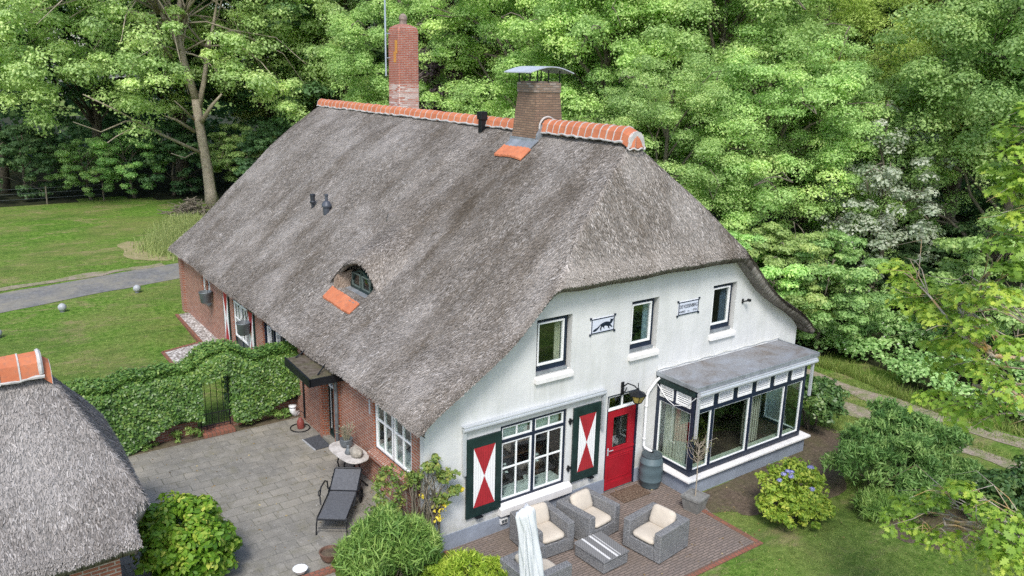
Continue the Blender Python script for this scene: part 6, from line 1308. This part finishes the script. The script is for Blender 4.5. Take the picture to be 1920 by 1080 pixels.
shrub('perennial_clump', 'low dark green perennials at the bottom edge left of the feathery shrub', 'perennial', (-1.3, -1.75, .1), [(0, 0, .3, .9, .45, .34), (.8, -.2, .2, .6, .45, .3)], 90, 60, .15, LF['lance'], 79, LANCE, cr=.24, T_up=.4)
shrub('weeds', 'small weeds growing along the foot of the garden wall', 'weeds', (0, 6.82, .6), [(-2.9, 0, .1, .45, .14, .16), (-3.9, 0, .08, .4, .12, .12), (-1.0, .0, .1, .5, .14, .16), (-.5, -.02, .1, .35, .14, .14), (-4.6, 0, .1, .5, .14, .12)], 70, 34, .085, LF['lance'], 80, LANCE, cr=.35, T_up=.5)
shrub('fern_clump', 'arching strap leaved clump below the grey green buddleia', 'perennial', (9.35, -4.15, 0), [(0, 0, .22, .55, .45, .25), (.7, -.2, .2, .5, .4, .22)], 70, 40, .30, LF['lance'], 81, BLADE, cr=.3, T_up=.5)
# climbing rose at the corner
t, C, rng = shrub('climbing_rose', 'loose climbing rose with a few yellow leaves at the corner of brick and white wall', 'rose', (-.25, -.05, .5), [(-.35, .55, 1.05, .36, .38, .42), (-.50, .25, .75, .40, .36, .34), (.30, -.15, 1.55, .26, .18, .30), (.62, -.20, 1.28, .26, .16, .20), (.45, -.20, .80, .24, .16, .26), (.05, .20, 1.15, .25, .25, .4), (.78, -.2, .95, .16, .12, .12)], 190, 17, .075, LF['rose'], 82, RHOMB, cr=.26, stems=40, flat=.9, bark='bark', shell=.25)
P, N, i_ = clump_points(rng, np.array([(.42, -.25, .62), (.36, -.25, .5), (.92, -.25, .98), (.15, .0, .95), (.55, -.25, .75)]), np.array([.13, .12, .06, .08, .08]), 18, .9)
foliage('yellow_leaves', t, leaf_mat('yellow_leaf', (.36, .32, .04), (.55, .48, .06), (.68, .60, .12), .3), P, N, .075, rng, RHOMB)
b = MB()
for k in range(9): p = limb_path((.28 + rng.normal(0, .07), -.12 + rng.normal(0, .05), -.35), (.30 + rng.normal(0, .16), -.15 + rng.normal(0, .1), 1.2 + rng.uniform(0, .5)), rng, n=5, wob=.25); b.tube(p, list(np.linspace(.020, .007, 6)), 6)
b.build('canes', M['bark'], t)
# pot tree leaves
rng = np.random.default_rng(83); q = np.array(POT_TIPS); P = np.repeat(q, 4, 0) + rng.normal(0, .035, (len(q) * 4, 3)); foliage('foliage', POT_T, leaf_mat('sparse_leaf', (.10, .12, .05), (.22, .23, .12), (.36, .35, .22), .3), P, rng.normal(0, 1, P.shape), .055, rng, LANCE)
# oak at the right, its trunk outside the frame
def oak():
    base = np.array([6.9, -11.2, 0.0]); t = thing('oak_tree', 'near oak with bright yellow green lobed leaves and lichened limbs reaching in from the right', 'tree', tuple(base)); rng = np.random.default_rng(91); b = MB()
    tr = [np.array([0, 0, 0]), np.array([.05, .1, 2.2]), np.array([-.05, .15, 4.6]), np.array([.1, .1, 7.2]), np.array([0, .2, 10.0])]; b.tube(tr, [.42, .33, .28, .22, .10], 12)
    groups = [  # limb start height, limb end, spray centres (world)
     (4.2, (4.9, -7.3, 6.0), [(5.76, -5.73, 6.50), (5.51, -6.43, 6.36), (5.25, -7.06, 6.43), (5.07, -6.89, 6.05), (4.82, -7.55, 6.13), (4.58, -7.92, 6.73), (4.69, -7.94, 7.10), (4.69, -7.82, 7.40), (5.62, -6.05, 6.30), (5.40, -6.70, 6.10), (4.95, -7.35, 6.55), (5.55, -6.2, 6.0)]),
     (3.6, (4.9, -7.6, 5.3), [(5.13, -7.24, 5.70), (5.42, -7.02, 5.2), (4.76, -7.82, 5.55), (4.52, -8.19, 6.1), (4.63, -7.89, 5.1), (4.38, -8.36, 5.5), (5.23, -7.03, 4.72), (5.5, -6.75, 5.5), (4.9, -7.6, 4.8)]),
     (2.0, (5.45, -7.3, 2.75), [(5.62, -6.57, 2.21), (5.77, -6.54, 2.5), (5.63, -7.0, 2.9), (5.48, -7.43, 3.3), (5.48, -7.8, 3.1), (5.48, -7.44, 2.36), (4.63, -8.47, 3.3), (4.59, -8.67, 3.1), (5.75, -6.88, 2.17), (4.9, -8.3, 2.9), (4.7, -8.5, 2.9), (4.75, -8.45, 3.45)]),
     (6.5, (4.75, -7.7, 8.4), [(4.77, -7.59, 8.9), (4.72, -7.57, 8.4), (4.5, -7.9, 8.65), (4.62, -7.75, 8.15), (4.55, -7.95, 7.8), (4.5, -8.0, 8.3), (4.6, -7.9, 9.2)]),
     (7.5, (5.6, -9.3, 8.6), [(5.6, -9.3, 8.8), (6.4, -9.6, 9.6), (7.4, -10.2, 10.2), (6.9, -11.6, 10.6), (5.9, -10.6, 9.8), (7.9, -11.2, 9.4), (6.2, -12.2, 9.4), (7.6, -12.2, 8.4)])]
    allC = []
    for h, e, sp in groups:
        k = min(3, int(h / 2.4)); a = tr[k] + (tr[k + 1] - tr[k]) * ((h - tr[k][2]) / (tr[k + 1][2] - tr[k][2])); e_ = np.array(e) - base; p = limb_path(a, e_, rng, sag=.35, n=6, wob=.22); b.tube(p, list(np.linspace(.085, .028, 7)), 8)
        for c in sp:
            c_ = np.array(c) - base; st = p[rng.integers(3, 7)]; p2 = limb_path(st, c_, rng, sag=.5, n=5, wob=.25); b.tube(p2, list(np.linspace(.022, .006, 6)), 5); allC.append(c_)
            for _ in range(4): p3 = limb_path(p2[rng.integers(2, 5)], c_ + rng.normal(0, .22, 3), rng, n=3, wob=.25); b.tube(p3, [.010, .008, .006, .004], 4)
    b.build('trunk', M['bark_lichen'], t, smooth=True)
    C = np.array(allC); P, N, idx = clump_points(rng, C, rng.uniform(.26, .42, len(C)), 125, .55, up=.8, rand=.5)
    foliage('crown', t, LF['oak'], P, N, .138 * rng.uniform(.6, 1.25, len(P)), rng, OAK, rng.normal(.5, .15, len(C))[idx] + rng.normal(0, .2, len(P)))
oak()
# bramble bank, grass, brush pile
rng = np.random.default_rng(95); n = 420; u = rng.random(n); C = []
for k in range(n):
    y = -7 + 24 * u[k]; xb = 17.1 + .6 * math.sin(y * .7) + (.35 if y < -2 else 0); x = xb + 4.6 * rng.random() ** .9 + rng.random() * .5; hmax = .45 + .42 * (x - xb) ** .85; C.append((x, y, float(gh(x, y)) + hmax * (.25 + .75 * rng.random() ** .5)))
C = np.array(C); P, N, idx = clump_points(rng, C, rng.uniform(.35, .65, n), 110, .6)
o = tag(foliage('bramble_bank', None, LF['bramble'], P, N, .15 * rng.uniform(.7, 1.3, len(P)), rng, DIAM, rng.normal(.5, .17, n)[idx] + rng.normal(0, .2, len(P))), 'grey green bramble bank speckled with white flowers', 'brambles', kind='stuff')
k = 700; ii = rng.integers(0, len(P), k); tag(foliage('bramble_flowers', None, LF['silver'], P[ii] + np.array([-.05, -.05, .06]), rng.normal(0, 1, (k, 3)) + np.array([-.5, -.5, 1]), .10, rng, DIAM, np.ones(k)), 'white bramble blossom scattered over the bank', 'flowers', kind='stuff')
def grass(name, n, xy, hgt, mat, seed, label, wid=.012, lean=.5):
    rng = np.random.default_rng(seed); XY = xy(rng, n); n = len(XY); z = gh(XY[:, 0], XY[:, 1]); P0 = np.column_stack([XY, z]); h = hgt(XY, rng)
    d = np.column_stack([rng.normal(0, lean, (n, 2)), np.ones(n)]) * h[:, None]; s = unit(np.column_stack([rng.normal(0, 1, (n, 2)), np.zeros(n)])) * (wid * (1 + h[:, None]))
    V = np.stack([P0 - s, P0 + s, P0 + d * .55 + s * .6 , P0 + d], 1); 
    return tag(np_mesh(name, V.reshape(-1, 3), np.arange(n * 4).reshape(n, 4), mat, None, np.clip(rng.normal(.5, .25, n), 0, 1)), label, 'grass', kind='stuff')
def front_xy(rng, n):
    x = rng.uniform(2.0, 12.5, n); y = rng.uniform(-8.5, -2.0, n); ok = ~((x < 6.35) & (y > -3.62)) & ~((x > 6.8) & (x < 8.9) & (y > -3.9) & (rng.random(n) < .8)) & (np.sin(x * 2.1 + y) * np.sin(y * 1.7 + 1) + rng.normal(0, .5, n) > -.55) & ((x - 9.2) ** 2 / 6 + (y + 2.6) ** 2 / 2.2 > 1); return np.column_stack([x, y])[ok]
grass('lawn_grass', 60000, front_xy, lambda q, r: r.uniform(.012, .04, len(q)), LF['grassblade'], 96, 'short mown grass in the near right lawn', .006, .9)
def left_xy(rng, n):
    x = rng.uniform(-9, 1.2, n); y = 7.4 + 21 * rng.random(n) ** 1.3; ok = ~((x > -.5) & (y < 18)) & ~((x > -1.9) & (y > 11.2) & (y < 14.2)); yr = 23.5 + (x + 2) * .25; ok &= np.abs(y - yr) > 1.9; return np.column_stack([x, y])[ok]
grass('lawn_grass', 36000, left_xy, lambda q, r: r.uniform(.015, .04, len(q)), LF['grassblade'], 97, 'short mown grass beside the driveway', .010, .8)
def verge_xy(rng, n):
    y = rng.uniform(-7, 16, n); x = 16.55 + rng.exponential(.35, n) + .25 * np.sin(y); return np.column_stack([x, y])
grass('verge_grass', 15000, verge_xy, lambda q, r: r.uniform(.08, .28, len(q)), LF['grassblade'], 98, 'long grass between the track and the brambles', .010, .35)
def mid_xy(rng, n):
    y = rng.uniform(-8, 12, n); x = rng.uniform(12.4, 16.6, n); ok = (np.abs(x - 15.8 - .05 * y) > .3) & (np.abs(x - 14.3) > .32); return np.column_stack([x, y])[ok]
grass('track_grass', 30000, mid_xy, lambda q, r: r.uniform(.03, .10, len(q)), LF['grassblade'], 99, 'short grass on and beside the sandy track', .009, .7)
def tall_xy(rng, n):
    t = rng.random(n); x = 1.7 + 3.2 * t + rng.normal(0, .5, n); y = 28.8 + 7.5 * t + rng.normal(0, .9, n); return np.column_stack([x, y])
grass('tall_grass', 16000, tall_xy, lambda q, r: r.uniform(.15, .5, len(q)), LF['drygrass'], 100, 'pale unmown tall grass near the far corner of the house', .016, .25)
t = thing('brush_pile', 'heap of cut brown branches on the lawn beside the far eave', 'brush pile', (5.6, 38.6, .6)); b = MB(); rg = random.Random(4)
for k in range(150):
    a = rg.uniform(0, 6.28); r = rg.uniform(0, 1.3); z = rg.uniform(0, .9) * (1 - r / 1.6); p = Vector((r * 1.3 * math.cos(a), r * math.sin(a), z)); d = Vector((rg.gauss(0, 1), rg.gauss(0, 1), rg.gauss(0, .3))).normalized() * rg.uniform(.4, .9); b.tube([p - d, p + Vector((0, 0, .06)), p + d], [.03, .025, .012], 5)
b.build('branches', M['bark'], t)

rng = np.random.default_rng(120); n = 900; x = rng.uniform(-6, 9.5, n); y = rng.uniform(-4.4, 6.6, n); z = np.where(x < -.0, .613, .020); ok = ((x < -.15) & (y > .9)) | ((x > .7) & (y < -.1) & ~((x > 6.2) & (y > -1.4))); P = np.column_stack([x, y, z])[ok]; P[:, 2] = np.where(P[:, 0] > 6.6, .03, P[:, 2])
tag(foliage('fallen_leaves', None, leaf_mat('fallen_leaf', (.10, .06, .03), (.24, .17, .08), (.42, .36, .22), .1), P, rng.normal(0, .25, P.shape) + np.array([0, 0, 1]), .055 * rng.uniform(.4, 1.2, len(P)), rng, RHOMB), 'small fallen leaves and crumbs on the paving', 'leaf litter', kind='stuff')
